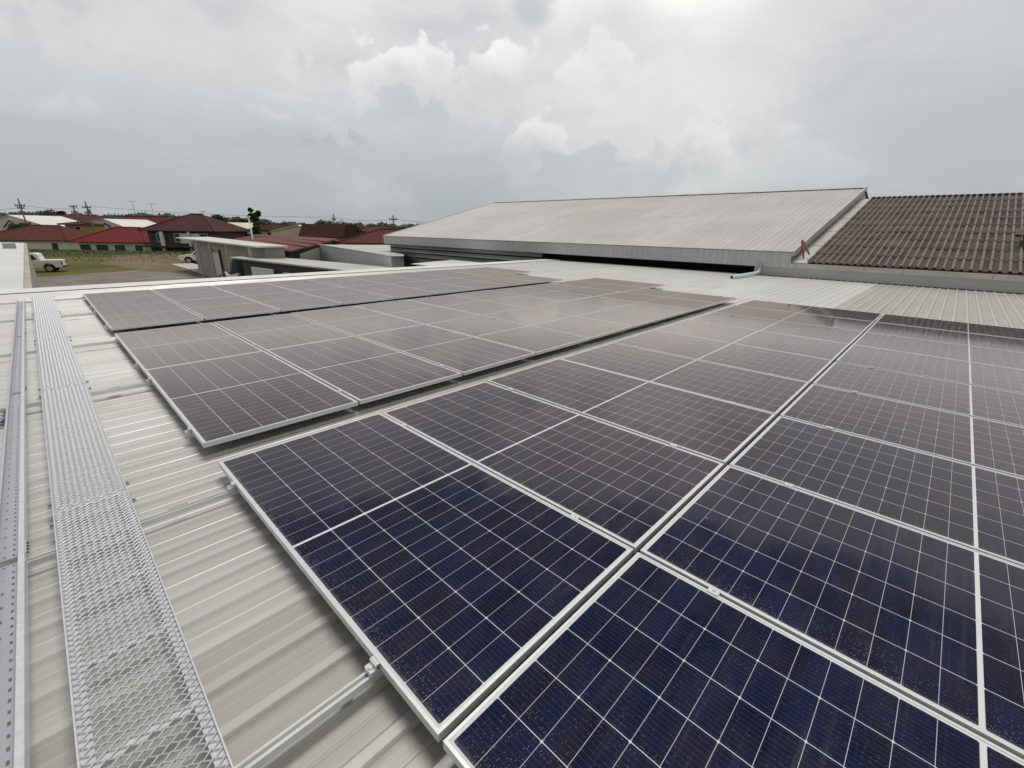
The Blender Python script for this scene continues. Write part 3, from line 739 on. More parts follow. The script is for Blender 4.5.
# ------------------------------------------------------------------ sheds
M['rust'] = mat('rusty red sheet', (.14, .032, .024), .8, 0, .25, .8, (.4, 3, 1), dirt=(.075, .035, .028), dirt_amt=.7)
M['shedwall'] = ribbed('grey shed cladding', (.34, .33, .30), 1, .6, .7, .05, (.22, .19, .15), .6, .02)
M['shedpale'] = ribbed('pale shed cladding', (.54, .55, .54), 0, .5, .6, .1, (.33, .33, .31), .4, .02)
M['shedroof'] = mat('pale shed roof', (.60, .59, .56), .55, .1, .08, .8, (1, 3, 1), dirt=(.42, .39, .35), dirt_amt=.5)
M['greyroof'] = mat('grey shed roof', (.46, .455, .44), .6, .1, .08, .8, (1, 3, 1), dirt=(.28, .26, .24), dirt_amt=.5)
M['darkwall'] = mat('dark wall and porch shade', (.06, .058, .056), .85, 0, .2, 1)
M['whitewall'] = mat('white board', (.62, .61, .58), .7, 0, .06, 1.2, dirt=(.45, .42, .37), dirt_amt=.4)
def slab(pts, th, up):                     # a sheet through four points, th thick
    return MB().prism([(p[0], p[1], p[2] - th) for p in pts], [tuple(p) for p in pts])
def shed(name, label, corners, wallmat, roofmat, inset=.4, th=.1, wall_gap=.0, gz=GZ):
    o_ = Vector((sum(c.x for c in corners) / 4, sum(c.y for c in corners) / 4, gz))
    t = thing(name, label, 'shed', o_)
    loc = [Vector(c) - o_ for c in corners]
    slab(loc, th, 1).build('roof', roofmat, t)
    if not wallmat: return t, o_
    ins = [Vector((p.x * (1 - inset / max(.5, Vector((p.x, p.y)).length)), p.y * (1 - inset / max(.5, Vector((p.x, p.y)).length)), p.z - th - .01)) for p in loc]
    MB().prism([(p.x, p.y, 0) for p in ins], [tuple(p) for p in ins]).build('wall', wallmat, t)
    return t, o_
# A: long shed, its eave running away from us
cA = [Vector((9.9, 33.2, .06)), Vector((12.4, 34.4, .02)), Vector((12.9, 57.3, .14)), Vector((9.9, 57.3, .10))]
tA, oA = shed('long_shed', 'long grey shed with pale thin roof and white door beside the dirt lot', cA, None, M['shedroof'], .75)
MB().box(10.9 - oA.x, 12.2 - oA.x, 34.6 - oA.y, 55.3 - oA.y, 0, 3.12).build('wall', M['shedwall'], tA)
for y_ in (35, 40.5, 45.4, 49.5):
    MB().box(9.95 - oA.x, 10.13 - oA.x, y_ - oA.y - .09, y_ - oA.y + .09, 0, 3.14).build('post', M['concrete'], tA)
MB().box(10.8 - oA.x, 10.89 - oA.x, 46.2 - oA.y, 48.4 - oA.y, .1, 2.2).build('door', M['whitewall'], tA)
for y_ in (46.05, 48.5): MB().box(10.76 - oA.x, 10.89 - oA.x, y_ - oA.y - .1, y_ - oA.y + .1, .1, 2.5).build('door_frame', M['black'], tA)
# B: low shed nearer
cB = [at(229, 257, 30), at(356, 271.3, 24), at(400, 268, 29), at(262, 255.5, 35)]
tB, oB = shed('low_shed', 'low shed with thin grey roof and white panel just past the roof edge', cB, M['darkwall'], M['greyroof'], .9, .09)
a_, b_ = at(250, 262, 28.4), at(272, 264.5, 27.4)
MB().prism([(a_.x - oB.x, a_.y - oB.y, 0), (b_.x - oB.x, b_.y - oB.y, 0), (b_.x - oB.x + .08, b_.y - oB.y + .08, 0), (a_.x - oB.x + .08, a_.y - oB.y + .08, 0)],
           [(a_.x - oB.x, a_.y - oB.y, 2.05), (b_.x - oB.x, b_.y - oB.y, 2.0), (b_.x - oB.x + .08, b_.y - oB.y + .08, 2.0), (a_.x - oB.x + .08, a_.y - oB.y + .08, 2.05)]).build('white_panel', M['whitewall'], tB)
a_, b_ = at(282, 266, 27), at(350, 272, 24.2)
MB().prism([(a_.x - oB.x, a_.y - oB.y, 0), (b_.x - oB.x, b_.y - oB.y, 0), (b_.x - oB.x + .08, b_.y - oB.y + .08, 0), (a_.x - oB.x + .08, a_.y - oB.y + .08, 0)],
           [(a_.x - oB.x, a_.y - oB.y, 1.9), (b_.x - oB.x, b_.y - oB.y, 1.75), (b_.x - oB.x + .08, b_.y - oB.y + .08, 1.75), (a_.x - oB.x + .08, a_.y - oB.y + .08, 1.9)]).build('side_panel', M['shedpale'], tB)
# rusty red shed
cR = [at(231, 239.5, 46), at(290, 251, 33), at(338, 238.5, 45), at(256, 234.2, 62)]
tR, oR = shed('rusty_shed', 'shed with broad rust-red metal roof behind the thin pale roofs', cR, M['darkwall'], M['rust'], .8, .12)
for k in range(3):
    p0 = (Vector(cR[0]).lerp(cR[3], .25 + .2 * k)) - oR; p1 = (Vector(cR[1]).lerp(cR[2], .25 + .2 * k)) - oR
    MB().tube([p0 + Vector((0, 0, .05)), p1 + Vector((0, 0, .05))], .05, 5).build('roof_seam', M['rust'], tR)
a_, b_ = at(300, 256, 33.4), at(319, 252, 37)
MB().prism([(a_.x - oR.x, a_.y - oR.y, 0), (b_.x - oR.x, b_.y - oR.y, 0), (b_.x - oR.x + .1, b_.y - oR.y + .1, 0), (a_.x - oR.x + .1, a_.y - oR.y + .1, 0)],
           [(a_.x - oR.x, a_.y - oR.y, 2.6), (b_.x - oR.x, b_.y - oR.y, 2.9), (b_.x - oR.x + .1, b_.y - oR.y + .1, 2.9), (a_.x - oR.x + .1, a_.y - oR.y + .1, 2.6)]).build('side_wall', M['shedwall'], tR)
# C: pale box shed
cC = [at(319, 244.6, 38), at(391, 256, 29), at(404, 256, 31), at(404, 245, 44)]
tC, oC = shed('pale_box_shed', 'plain pale grey box-shaped metal shed next to the louvred warehouse wall', cC, M['shedpale'], M['greyroof'], .12, .06)
MB().tube([cC[0] - oC + Vector((0, 0, .02)), cC[1] - oC + Vector((0, 0, .02))], .04, 5).build('roof_trim', M['flashing'], tC)

# ------------------------------------------------------------------ houses behind the lot
CAMYAW = math.atan2(RT.y, RT.x)
HZ = GZ - 2.0
def rough_roof(nm, c, d): return mat(nm, c, .8, .0, .18, .9, (3, .5, 1), dirt=d, dirt_amt=.5, spec=.1)
M['r_dark'] = rough_roof('dark red roof tiles', (.095, .030, .027), (.055, .024, .021))
M['r_red'] = rough_roof('bright red roof tiles', (.145, .024, .027), (.09, .02, .022))
M['r_plum'] = rough_roof('plum roof tiles', (.070, .030, .034), (.042, .024, .026))
M['r_brown'] = rough_roof('brown roof tiles', (.050, .022, .020), (.03, .017, .016))
M['h_white'] = mat('white render', (.66, .64, .58), .85, 0, .05, .6, dirt=(.5, .46, .4), dirt_amt=.4)
M['h_cream'] = mat('cream render', (.60, .53, .38), .85, 0, .05, .6, dirt=(.45, .38, .28), dirt_amt=.4)
M['h_yellow'] = mat('ochre render', (.46, .32, .09), .85, 0, .08, .6)
M['h_green'] = mat('pale green render', (.42, .52, .38), .85, 0, .06, .6)
M['pane'] = mat('window glass', (.03, .035, .04), .15, 0, .1, 2)
def house_root(name, label, xm, w, depth, gz):
    p = at(xm, 240, w + depth / 2); return thing(name, label, 'house', (p.x, p.y, gz), CAMYAW), p
def windows(t, lx, ly, z0, z1, n, frame):
    for k in range(n):
        xx = -lx / 2 + lx * (k + .5) / n; ww = min(1.1, lx / n * .36) * random.uniform(.6, 1.25); xx += random.uniform(-.6, .6) * lx / n * .3
        f = MB().box(xx - ww, xx + ww, -ly / 2 - .06, -ly / 2 - .003, z0, z1).build('window', frame, t)
        MB().box(xx - ww + .1, xx + ww - .1, -ly / 2 - .08, -ly / 2 - .062, z0 + .1, z1 - .1).build('pane', M['pane'], f)
def hip_house(label, x0, x1, y_ridge, y_eave, w, depth, ridge, wm, rm, nwin=3, gz=HZ, name='hip_roof_house', floor2=False):
    xm = (x0 + x1) / 2
    t, p = house_root(name, label, xm, w, depth, gz)
    lx = (x1 - x0) / F * w; ze = at(xm, y_eave, w).z - gz; zr = at(xm, y_ridge, w + depth / 2).z - gz
    h = lx / 2; d = depth / 2; r = h * ridge; o_ = .0
    rf = MB()
    B = [(-h, -d, ze), (h, -d, ze), (h, d, ze), (-h, d, ze)]; R_ = [(-r, 0, zr), (r, 0, zr)]
    rf.quad(B[0], B[1], R_[1], R_[0]); rf.quad(B[2], B[3], R_[0], R_[1]); rf.quad(B[1], B[2], R_[1]); rf.quad(B[3], B[0], R_[0])
    rf.quad(*[(q[0], q[1], q[2] - .15) for q in B])
    for i in range(4):
        j = (i + 1) % 4; rf.quad(B[i], B[j], (*B[j][:2], ze - .15), (*B[i][:2], ze - .15))
    rf.build('roof', rm, t)
    cap = MB()
    cap.tube([(-r, 0, zr + .03), (r, 0, zr + .03)], .14, 6)
    for bq, rq in ((B[0], R_[0]), (B[1], R_[1])): cap.tube([(bq[0], bq[1], bq[2] + .05), (rq[0], rq[1], rq[2] + .05)], .12, 6)
    cap.build('ridge_tiles', rm, t)
    wx, wy = h - .9, d - .9
    MB().box(-wx, wx, -wy, wy, 0, ze - .16).build('wall', wm, t)
    windows(t, wx * 2, wy * 2, max(.7, ze - 2.0), ze - .45, nwin, M['h_white'])
    if floor2:
        MB().box(-wx * .55, -wx * .45, -d + .05, -d + .35, 0, ze - .17).box(wx * .3, wx * .36, -d + .05, -d + .35, 0, ze - .17).build('column', M['h_white'], t)
        MB().box(-h * .96, h * .7, -d - 1.3, -wy - .01, ze * .42, ze * .42 + .2).build('porch_roof', rm, t)
        MB().box(wx * .02, wx * .62, -wy - .5, -wy - .1, ze - 2.2, ze - .5).build('balcony_screen', M['whitewall'], t)
    return t
def gable_house(label, x0, x1, xp, y_peak, y_l, y_r, w, depth, wm, rm, gz=HZ, trim=None):
    xm = (x0 + x1) / 2
    t, p = house_root('gable_house', label, xm, w, depth, gz); d = depth / 2
    k = w / F; X_ = lambda px: (px - xm) * k; Z_ = lambda px, py: at(px, py, w).z - gz
    A = (X_(x0), Z_(x0, y_l)); Pk = (X_(xp), Z_(xp, y_peak)); B = (X_(x1), Z_(x1, y_r))
    MB().prism([(A[0], -d, 0), (B[0], -d, 0), (B[0], -d, B[1]), (Pk[0], -d, Pk[1]), (A[0], -d, A[1])], [(A[0], d, 0), (B[0], d, 0), (B[0], d, B[1]), (Pk[0], d, Pk[1]), (A[0], d, A[1])]).build('wall', wm, t)
    rf = MB()
    for (q, r_) in ((A, Pk), (Pk, B)):
        rf.prism([(q[0], -d - .3, q[1] + .01), (r_[0], -d - .3, r_[1] + .01), (r_[0], -d - .3, r_[1] + .16), (q[0], -d - .3, q[1] + .16)],
                 [(q[0], d + .3, q[1] + .01), (r_[0], d + .3, r_[1] + .01), (r_[0], d + .3, r_[1] + .16), (q[0], d + .3, q[1] + .16)])
    rf.build('roof', rm, t)
    if trim:
        tx, ty, tw = trim; cx = X_(tx); cz = Z_(tx, ty)
        MB().tube([(cx - tw, -d - .5, cz - .9 * tw), (cx, -d - .5, cz), (cx + tw, -d - .5, cz - .9 * tw)], .16, 6).build('porch_gable', M['r_brown'], t)
        MB().prism([(cx - tw, -d - .48, cz - .9 * tw - 2.5), (cx + tw, -d - .48, cz - .9 * tw - 2.5), (cx + tw, -d - .48, cz - .9 * tw), (cx, -d - .48, cz), (cx - tw, -d - .48, cz - .9 * tw)],
                   [(cx - tw, -d - .01, cz - .9 * tw - 2.5), (cx + tw, -d - .01, cz - .9 * tw - 2.5), (cx + tw, -d - .01, cz - .9 * tw), (cx, -d - .01, cz), (cx - tw, -d - .01, cz - .9 * tw)]).build('porch', wm, t)
    return t
hip_house('house with wide dark red hip roof behind the white pickup', 0, 101, 225.5, 240.5, 94, 15, .30, M['h_white'], M['r_dark'], 3)
hip_house('house with bright red hip roof and pale green wall', 93, 169, 227.5, 242.5, 88, 12, .34, M['h_green'], M['r_red'], 4)
hip_house('two-storey house with plum brown hip roof beyond the long shed', 164, 240, 214.5, 231, 80, 13, .14, M['darkwall'], M['r_plum'], 3, GZ - 1.5, 'two_storey_house', True)  # dark wall colour stands in for the shade of the open porch
gable_house('white gabled house showing over the dark red hip roof', 20, 84, 43, 216.0, 223, 229, 118, 14, M['h_white'], M['h_white'], trim=(43.5, 221, 2.0))
gable_house('white gabled house showing over the bright red hip roof', 102, 151, 132, 219.8, 224.5, 228, 116, 14, M['h_white'], M['h_white'], trim=(133, 223.5, 1.6))
gable_house('cream gabled house between the plum roof and the rusty shed', 230, 270, 240, 223.2, 228, 231, 100, 12, M['h_cream'], M['h_cream'], trim=(241, 227.0, 1.6))
hip_house('long house with low maroon roof behind the left white gable', 44, 122, 215.0, 224.5, 136, 14, .55, M['h_yellow'], M['r_dark'], 4)
hip_house('long house with low maroon roof left of the plum roof', 118, 186, 216.8, 227, 132, 12, .6, M['h_white'], M['r_dark'], 4)
hip_house('house with ochre wall between the two white gables', 77, 101, 222.5, 224.5, 106, 8, .6, M['h_yellow'], M['r_plum'], 2)
hip_house('maroon-roofed house farthest left, cut off by the photo edge', -60, 24, 229, 243, 100, 14, .3, M['h_white'], M['r_dark'], 3)
hip_house('low brown-roofed house right of the slim tree', 262, 300, 224, 230, 98, 10, .5, M['h_cream'], M['r_brown'], 3)
# brown slab-roofed house and its cream wing
gable_house('cream flat-gabled wing left of the dark brown roof', 284, 314, 312, 226.0, 232, 227, 76, 9, M['h_cream'], M['h_cream'])
t, p = house_root('brown_roof_house', 'house with steep plain dark brown roof and cream end wall', 332, 70, 9, HZ)
k_ = 70 / F; hx = 22.5 * k_; ze = at(332, 237, 70).z - HZ; zr = at(332, 224.2, 72).z - HZ
MB().prism([(-hx, -4.5, ze), (hx, -4.5, ze), (hx, 4.5, ze)][:0] or [(-hx, -4.5, ze - .15), (-hx, -4.5, ze), (-hx, -2.5, zr), (-hx, 2.5, zr), (-hx, 4.5, ze), (-hx, 4.5, ze - .15)],
           [(hx, -4.5, ze - .15), (hx, -4.5, ze), (hx, -2.5, zr), (hx, 2.5, zr), (hx, 4.5, ze), (hx, 4.5, ze - .15)]).build('roof', M['r_brown'], t)
MB().box(-hx + .4, hx - .3, -3.8, 3.8, 0, ze - .16).build('wall', M['h_cream'], t)
windows(t, hx * 2 - .7, 7.6, ze - 1.9, ze - .5, 3, M['h_white'])
hip_house('dark red roofed house left of the warehouse roof', 346, 436, 229.5, 243.5, 62, 11, .25, M['h_cream'], M['r_dark'], 3)
hip_house('maroon-roofed house peeking out above the dark red roof', 360, 402, 226.5, 232, 90, 10, .4, M['h_white'], M['r_dark'], 2)

# ------------------------------------------------------------------ trees
M['bark'] = mat('bark', (.10, .075, .05), .95, 0, .2, 3)
def leafmat(nm, c): return grass_mat(nm, tuple(k * .65 for k in c), tuple(k * 1.35 for k in c))
M['leaf_a'] = leafmat('dark leaves', (.040, .055, .022)); M['leaf_b'] = leafmat('mid leaves', (.055, .075, .028)); M['leaf_c'] = leafmat('olive leaves', (.07, .075, .032))
def leaves(m, c, rx, rz, n, size):
    for k in range(n):
        a = random.uniform(0, 2 * PI); u = random.uniform(-1, 1); r = random.uniform(.45, 1) ** .5 * (1 + random.uniform(-.15, .22))
        s_ = math.sqrt(1 - u * u); p = Vector((c[0] + rx * r * s_ * math.cos(a), c[1] + rx * r * s_ * math.sin(a), c[2] + rz * r * u))
        n1_ = Vector((random.gauss(0, 1), random.gauss(0, 1), random.gauss(0, 1))).normalized(); n2_ = n1_.orthogonal().normalized(); n3_ = n1_.cross(n2_)
        s0 = size * random.uniform(.6, 1.3)
        m.quad(p - n2_ * s0, p + n3_ * s0 * .6, p + n2_ * s0, p - n3_ * s0 * .6)
def tree(name, label, px, y_top, w, width_px, shape, mt, gz=HZ, clumps=9, dens=110, leaf=.32):
    p = at(px, 230, w); t = thing(name, label, 'tree', (p.x, p.y, gz))
    H = at(px, y_top, w).z - gz; R_ = width_px / 2 / F * w
    tr = MB(); lean = random.uniform(-.3, .3)
    tr.tube([(0, 0, 0), (lean * .4, 0, H * .35), (lean, .1, H * .85)], .22, 7, .07)
    cr = MB()
    for k in range(clumps):
        a = random.uniform(0, 2 * PI)
        if shape == 'ragged': zz = H * random.uniform(.45, .95); rr = R_ * random.uniform(.1, .75) * (1.25 - .6 * zz / H); cs = R_ * random.uniform(.22, .42)
        elif shape == 'round': rr = R_ * random.uniform(.15, .62); zz = H * random.uniform(.5, .86); cs = R_ * random.uniform(.32, .5)
        else: f_ = k / clumps; zz = H * (.35 + .58 * f_); rr = R_ * (1 - f_ * .7) * random.uniform(.2, .7); cs = R_ * (.62 - .30 * f_)
        c = (lean * zz / H + rr * math.cos(a), rr * math.sin(a), zz)
        tr.tube([(lean * .6, 0, zz * .7), c], .07, 5, .025)
        leaves(cr, c, cs, cs * .8, dens, leaf)
    tr.build('trunk', M['bark'], t); cr.build('crown', mt, t)
    return t
tree('slim_tree', 'slim ragged dark tree rising above the cream gabled house', 257, 206.0, 92, 18, 'ragged', M['leaf_a'], clumps=13, dens=75, leaf=.30)
tree('round_tree', 'dense round tree right of the plum roofed house', 222, 213.5, 120, 24, 'round', M['leaf_b'], clumps=16, dens=150, leaf=.35)
tree('round_tree', 'smaller round tree between the dense round tree and slim tree', 240, 217.5, 126, 20, 'round', M['leaf_c'], clumps=13, leaf=.35)
tree('bushy_tree', 'bushy dark tree between the left white gable and its photo edge', 21, 223, 108, 24, 'round', M['leaf_a'], clumps=14, leaf=.35)
tree('bushy_tree', 'rounded tree standing behind the left utility poles', 68, 209.5, 150, 17, 'round', M['leaf_a'], clumps=12, leaf=.4)
tree('leafy_tree', 'dark leafy tree beside the plum roofed house and red roof', 168, 229, 84, 17, 'round', M['leaf_a'], clumps=12, leaf=.28)
tree('leafy_tree', 'leafy tree between the brown roof and the dark red roof', 360, 227, 76, 18, 'round', M['leaf_a'], clumps=14, leaf=.28)
tree('leafy_tree', 'rounded brownish tree above the dark red roof', 369, 225, 110, 16, 'round', M['leaf_c'], clumps=12, leaf=.32)
tree('leafy_tree', 'pale tree above the end of the dark brown roof', 333, 220.0, 120, 13, 'round', M['leaf_c'], clumps=10, leaf=.3)
tree('leafy_tree', 'low olive shrub tree in front of the cream gabled house', 246, 232, 90, 16, 'round', M['leaf_b'], clumps=9, leaf=.25)
def heart(m, c, rx, rz):
    n0 = len(m.v)
    for i in range(1, 6):
        for j in range(9):
            th, ph = PI * i / 6, 2 * PI * j / 9; k = random.uniform(.82, 1.1)
            m.v.append((c[0] + rx * k * math.sin(th) * math.cos(ph), c[1] + rx * k * math.sin(th) * math.sin(ph), c[2] + rz * k * math.cos(th)))
    for i in range(4):
        for j in range(9): m.f.append((n0 + i * 9 + j, n0 + i * 9 + (j + 1) % 9, n0 + (i + 1) * 9 + (j + 1) % 9, n0 + (i + 1) * 9 + j))
    m.f.append(tuple(n0 + j for j in range(9)))
# the far wood
wood = MB()
def wood_top(px):
    k = [(-100, 212), (55, 211.5), (70, 213.5), (200, 214.5), (290, 221.5), (420, 223.5), (600, 225)]
    for (a, ya), (c, yc) in zip(k[:-1], k[1:]):
        if a <= px <= c: return ya + (yc - ya) * (px - a) / (c - a) + .8 * math.sin(px * .21) + .8 * math.sin(px * .067 + 1)
px = -60.0
while px < 450:
    w_ = random.uniform(190, 270); yt = wood_top(px) + random.uniform(-.8, 3.2); c = at(px, yt, w_); R_ = random.uniform(2.0, 3.6)
    zz = c.z - R_ * .8
    while zz > HZ + 1:
        leaves(wood, (c.x + random.uniform(-1, 1), c.y + random.uniform(-1, 1), zz), R_, R_ * .9, 60, .5); heart(wood, (c.x, c.y, zz), R_ * .85, R_ * .78); zz -= R_ * 1.1
    px += random.uniform(1.4, 3.2)
M['leaf_far'] = leafmat('hazed far leaves', (.080, .092, .068))  # leaf colour paled to paint in distance haze
o = wood.build('far_wood', M['leaf_far']); o['kind'] = 'stuff'; tag(o, 'far dark line of trees along the horizon behind the houses', 'woods')

# ------------------------------------------------------------------ poles, wires, aerials
M['polecon'] = mat('pole concrete', (.20, .19, .18), .85, 0, .1, 2)
M['aerial'] = mat('aerial metal', (.16, .16, .165), .5, .4, .05, 2)
def pole(label, px, y_top, w, arms, gz=HZ, drums=0, lean=0.0):
    p = at(px, 230, w); top = at(px, y_top, w)
    H = top.z - gz; t = thing('utility_pole', label, 'utility pole', (p.x, p.y, gz), CAMYAW, 'utility poles behind the houses')
    MB().tube([(lean * H, 0, 0), (0, 0, H)], .20, 8, .13).build('pole', M['polecon'], t)
    for dz, half in arms:
        a = MB().box(-half, half, -.09, .09, H - dz - .10, H - dz + .10).build('crossarm', M['polecon'], t)
        for s_ in (-.9, -.35, .35, .9): MB().tube([(s_ * half, 0, H - dz + .101), (s_ * half, 0, H - dz + .45)], .09, 6).build('insulator', M['polecon'], a)
    for k in range(drums):
        s_ = -1 if k % 2 else 1
        MB().tube([(s_ * .55, -.25, H - 2.6), (s_ * .55, -.25, H - 1.7)], .30, 10).build('transformer', M['polecon'], t)
    return Vector((p.x, p.y, gz + H))
p1 = pole('utility pole with a low crossarm, leftmost on the skyline', 28, 199, 112, [(1.7, 1.3), (2.3, .9)], lean=.02)
p2 = pole('utility pole with transformer, taller of the pair over the maroon roof', 93, 202, 108, [(1.4, 1.0), (2.6, .8)], drums=1, lean=.02)
p3 = pole('shorter utility pole of the pair, bent arm pointing left', 80, 206, 112, [(.3, .9), (1.6, .8)], drums=1, lean=.02)
p4 = pole('thin utility pole behind the dark brown roof', 335, 214, 110, [(1.4, .5)])
p5 = pole('thin utility pole just left of the warehouse roof', 394, 215.5, 100, [(.9, .9)])
def wire(label, pts, sag=.5):
    m = MB()
    for a, c in zip(pts[:-1], pts[1:]):
        n = 14; m.tube([a.lerp(c, i / n) - Vector((0, 0, sag * 4 * (i / n) * (1 - i / n))) for i in range(n + 1)], .035, 5)
    return tag(m.build('power_line', M['aerial']), label, 'power line')
wire('thin power line strung along the skyline between the utility poles', [at(-40, 209, 112), at(28, 206.0, 112), at(93, 206.5, 108), at(335, 217.2, 110), at(394, 218.8, 100), at(520, 226, 92)], .6)
wire('short slack wire pair between the two left utility poles', [at(80, 213.6, 112), at(93, 213.2, 108)], .1)
def aerial(label, px, y0, y1, w, half=1.1):
    p = at(px, y1, w); top = at(px, y0, w); t = thing('tv_aerial', label, 'aerial', p, CAMYAW, 'television aerials'); H = top.z - p.z
    MB().tube([(0, 0, -.5), (0, 0, H)], .045, 6).build('mast', M['aerial'], t)
    b_ = MB().tube([(-half, 0, H), (half, 0, H)], .04, 5)
    for k in range(7): b_.tube([(-half + half * k / 3, -.45, H), (-half + half * k / 3, .45, H)], .025, 4)
    b_.build('boom', M['aerial'], t)
aerial('television aerial left of the pair, above the right white gable', 135, 201.5, 214, 122)
aerial('television aerial right of the pair, above the maroon roof', 153.5, 204, 214, 128)
aerial('small aerial on the ridge of the plum roofed house', 203.5, 211.5, 215.5, 86, .6)
M['lampwhite'] = mat('white paint', (.70, .70, .69), .5, 0, .04, 3)
pb = at(254.5, 244, 46); t = thing('lamp_post', 'slim white lamp post rising behind the long pale shed roof', 'lamp post', (pb.x, pb.y, GZ), CAMYAW)
hh = at(251.5, 217.5, 46).z - GZ
MB().tube([(0, 0, 0), (-.15, 0, hh)], .10, 8, .06).build('post', M['lampwhite'], t, smooth=True)
MB().box(-.30, .0, -.1, .1, hh + .005, hh + .14).build('lamp_head', M['lampwhite'], t)

# ------------------------------------------------------------------ vehicles
M['carpaint'] = mat('white car paint', (.80, .80, .79), .25, 0, .02, 2)
M['tyre'] = mat('tyre rubber', (.018, .018, .018), .8, 0, .1, 5)
M['rim'] = mat('wheel rim', (.45, .45, .46), .35, .6, .05, 5)
M['carglass'] = mat('car glass', (.02, .023, .027), .1, 0, .1, 2)
M['taillight'] = mat('red lens', (.25, .015, .012), .3, 0, .1, 3)
M['headlight'] = mat('clear lens', (.6, .6, .6), .15, 0, .05, 3)
def pickup(label, loc, rz):
    """heads along local -x"""
    t = thing('pickup_truck', label, 'pickup truck', loc, rz, 'white pickups parked on the lot')
    hw = .86
    def sect(poly, inset=0.0):
        return [(x, -hw + inset, z_) for x, z_ in poly], [(x, hw - inset, z_) for x, z_ in poly]
    low = [(-2.62, .45), (-2.66, .72), (-2.55, .95), (-1.45, 1.08), (-.95, 1.10), (.55, 1.10), (.62, 1.12), (2.52, 1.12), (2.56, .60), (2.5, .48)]
    arch = []
    def arch_pts(cx, r_=.44): return [(cx + r_ * math.cos(a), .42 + r_ * math.sin(a)) for a in [i * PI / 8 for i in range(0, 9)]]
    poly = low + arch_pts(1.58) + arch_pts(-1.68)
    a_, c_ = sect(poly)
    bd = MB().prism(a_, c_).build('body', M['carpaint'], t)
    cabp = [(-1.42, 1.085), (-.70, 1.66), (-.35, 1.76), (.72, 1.77), (.98, 1.68), (1.10, 1.105)]
    n = len(cabp); m = MB(); i0 = 0
    m.prism([(x, -hw + .04 + .16 * (z_ - 1.08), z_) for x, z_ in cabp], [(x, hw - .04 - .16 * (z_ - 1.08), z_) for x, z_ in cabp]).build('cab', M['carpaint'], t)
    for s_ in (-1, 1):
        for q in ([(-1.05, 1.17), (-.62, 1.58), (-.28, 1.62), (-.28, 1.17)], [(-.20, 1.17), (-.20, 1.62), (.66, 1.62), (.90, 1.17)]):
            MB().quad(*[(x, s_ * (hw - .04 - .16 * (z_ - 1.08) + .006), z_) for x, z_ in q]).build('side_window', M['carglass'], t)
        MB().box(-1.02, -.86, s_ * hw if s_ > 0 else -hw - .16, s_ * hw + .16 if s_ > 0 else -hw, 1.10, 1.26).build('mirror', M['black'], t)
        MB().box(2.50, 2.575, s_ * .60 if s_ > 0 else -.86 - .003, .86 + .003 if s_ > 0 else -.60, .70, 1.02).build('taillight', M['taillight'], t)
        MB().box(-2.66, -2.50, s_ * .50 if s_ > 0 else -.80, .80 if s_ > 0 else -.50, .74, .90).build('headlight', M['headlight'], t)
        MB().box(-.45, -.25, s_ * (hw + .003) if s_ > 0 else -hw - .02, hw + .02 if s_ > 0 else -hw - .003, .93, .97).build('door_handle', M['black'], t)
        MB().box(-.215, -.205, s_ * (hw + .0005) if s_ > 0 else -hw - .004, hw + .004 if s_ > 0 else -hw - .0005, .5, 1.09).build('door_seam', M['grey_plate'], t)
    MB().quad((-1.36, -.66, 1.14), (-1.36, .66, 1.14), (-.76, .60, 1.615), (-.76, -.60, 1.615)).build('windscreen', M['carglass'], t, (-.02, 0, .008))
    MB().box(2.565, 2.70, -.8, .8, .46, .62).build('rear_bumper', M['dark_metal'], t)
    MB().box(-2.74, -2.665, -.8, .8, .40, .62).build('front_bumper', M['dark_metal'], t)
    MB().box(1.14, 2.46, -.74, .74, 1.121, 1.126).build('bed_cover', M['carpaint'], t)
    for cx in (1.58, -1.68):
        for s_ in (-1, 1):
            wl = MB().tube([(cx, s_ * .62, .36), (cx, s_ * .85, .36)], .36, 20).build('wheel', M['tyre'], t)
            MB().tube([(cx, s_ * .851, .36), (cx, s_ * .868, .36)], .22, 14).build('rim', M['rim'], wl)
    return t
pc = at(42, 271.5, 43); pickup('white pickup parked in the grass beside the white neighbouring roof', (pc.x - .75, pc.y + .6, GZ), -math.radians(14))
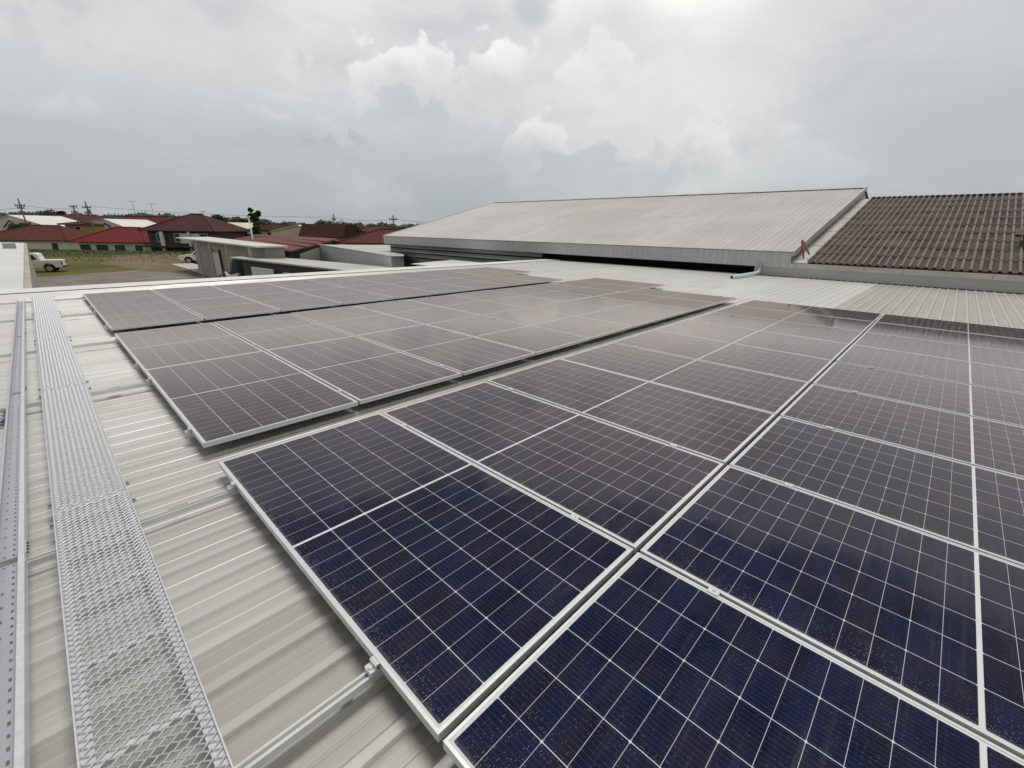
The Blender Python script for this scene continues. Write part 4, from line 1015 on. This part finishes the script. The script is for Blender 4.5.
pc = at(191, 263.5, 54.5); pickup('white pickup half hidden behind the end of the long grey shed', (pc.x + 1.7, pc.y + .2, GZ), math.radians(-22))

# motorbike and covered bundle in front of the long shed
pm = at(231, 276, 33)
struct(MB().box(pm.x - 2.2, pm.x + 2.6, pm.y - 1.6, pm.y + 2.2, GZ - .05, GZ + .5).build('concrete_platform', M['concrete']))
t = thing('motorbike', 'dark motorbike parked by the long shed wall under the low roof', 'motorbike', (pm.x, pm.y, GZ + .5), CAMYAW)
for cx in (-.62, .62):
    wv = []
    wl = MB().tube([(cx + .27 * math.cos(a * PI / 10), 0, .30 + .27 * math.sin(a * PI / 10)) for a in range(21)], .045, 6, cap=False).build('wheel', M['tyre'], t, smooth=True)
    MB().tube([(cx, -.05, .30), (cx, .05, .30)], .07, 8).build('rim', M['rim'], wl)
MB().prism([(-.25, -.14, .35), (.35, -.14, .35), (.75, -.12, .72), (.45, -.12, .70), (-.1, -.12, .55), (-.38, -.1, .80)], [(-.25, .14, .35), (.35, .14, .35), (.75, .12, .72), (.45, .12, .70), (-.1, .12, .55), (-.38, .1, .80)]).build('body', M['lampwhite'], t)
MB().box(-.05, .72, -.13, .13, .722, .80).build('seat', M['black'], t)
MB().tube([(-.62, 0, .30), (-.42, 0, .95)], .035, 6).tube([(-.40, -.32, 1.0), (-.42, 0, .95), (-.40, .32, 1.0)], .02, 6).build('handlebar', M['dark_metal'], t)
M['teal'] = mat('teal cover', (.03, .05, .06), .7, 0, .2, 4)
pm = at(239, 270, 34); t = MB()
for i in range(6):
    for j in range(10):
        def sp(i, j): a = 2 * PI * j / 10; f_ = math.cos(i / 6 * PI / 2 * .98); return (.75 * f_ * math.cos(a) * (1 + .12 * math.sin(3 * a + i)), .6 * f_ * math.sin(a), 1.75 * math.sin(i / 6 * PI / 2) + .06 * math.sin(5 * a + 2 * i))
        t.quad(sp(i, j), sp(i, j + 1), sp(i + 1, j + 1), sp(i + 1, j))
tag(t.build('covered_bundle', M['teal'], None, (pm.x, pm.y, GZ + .5), True), 'dark teal covered bundle standing behind the motorbike', 'cover')
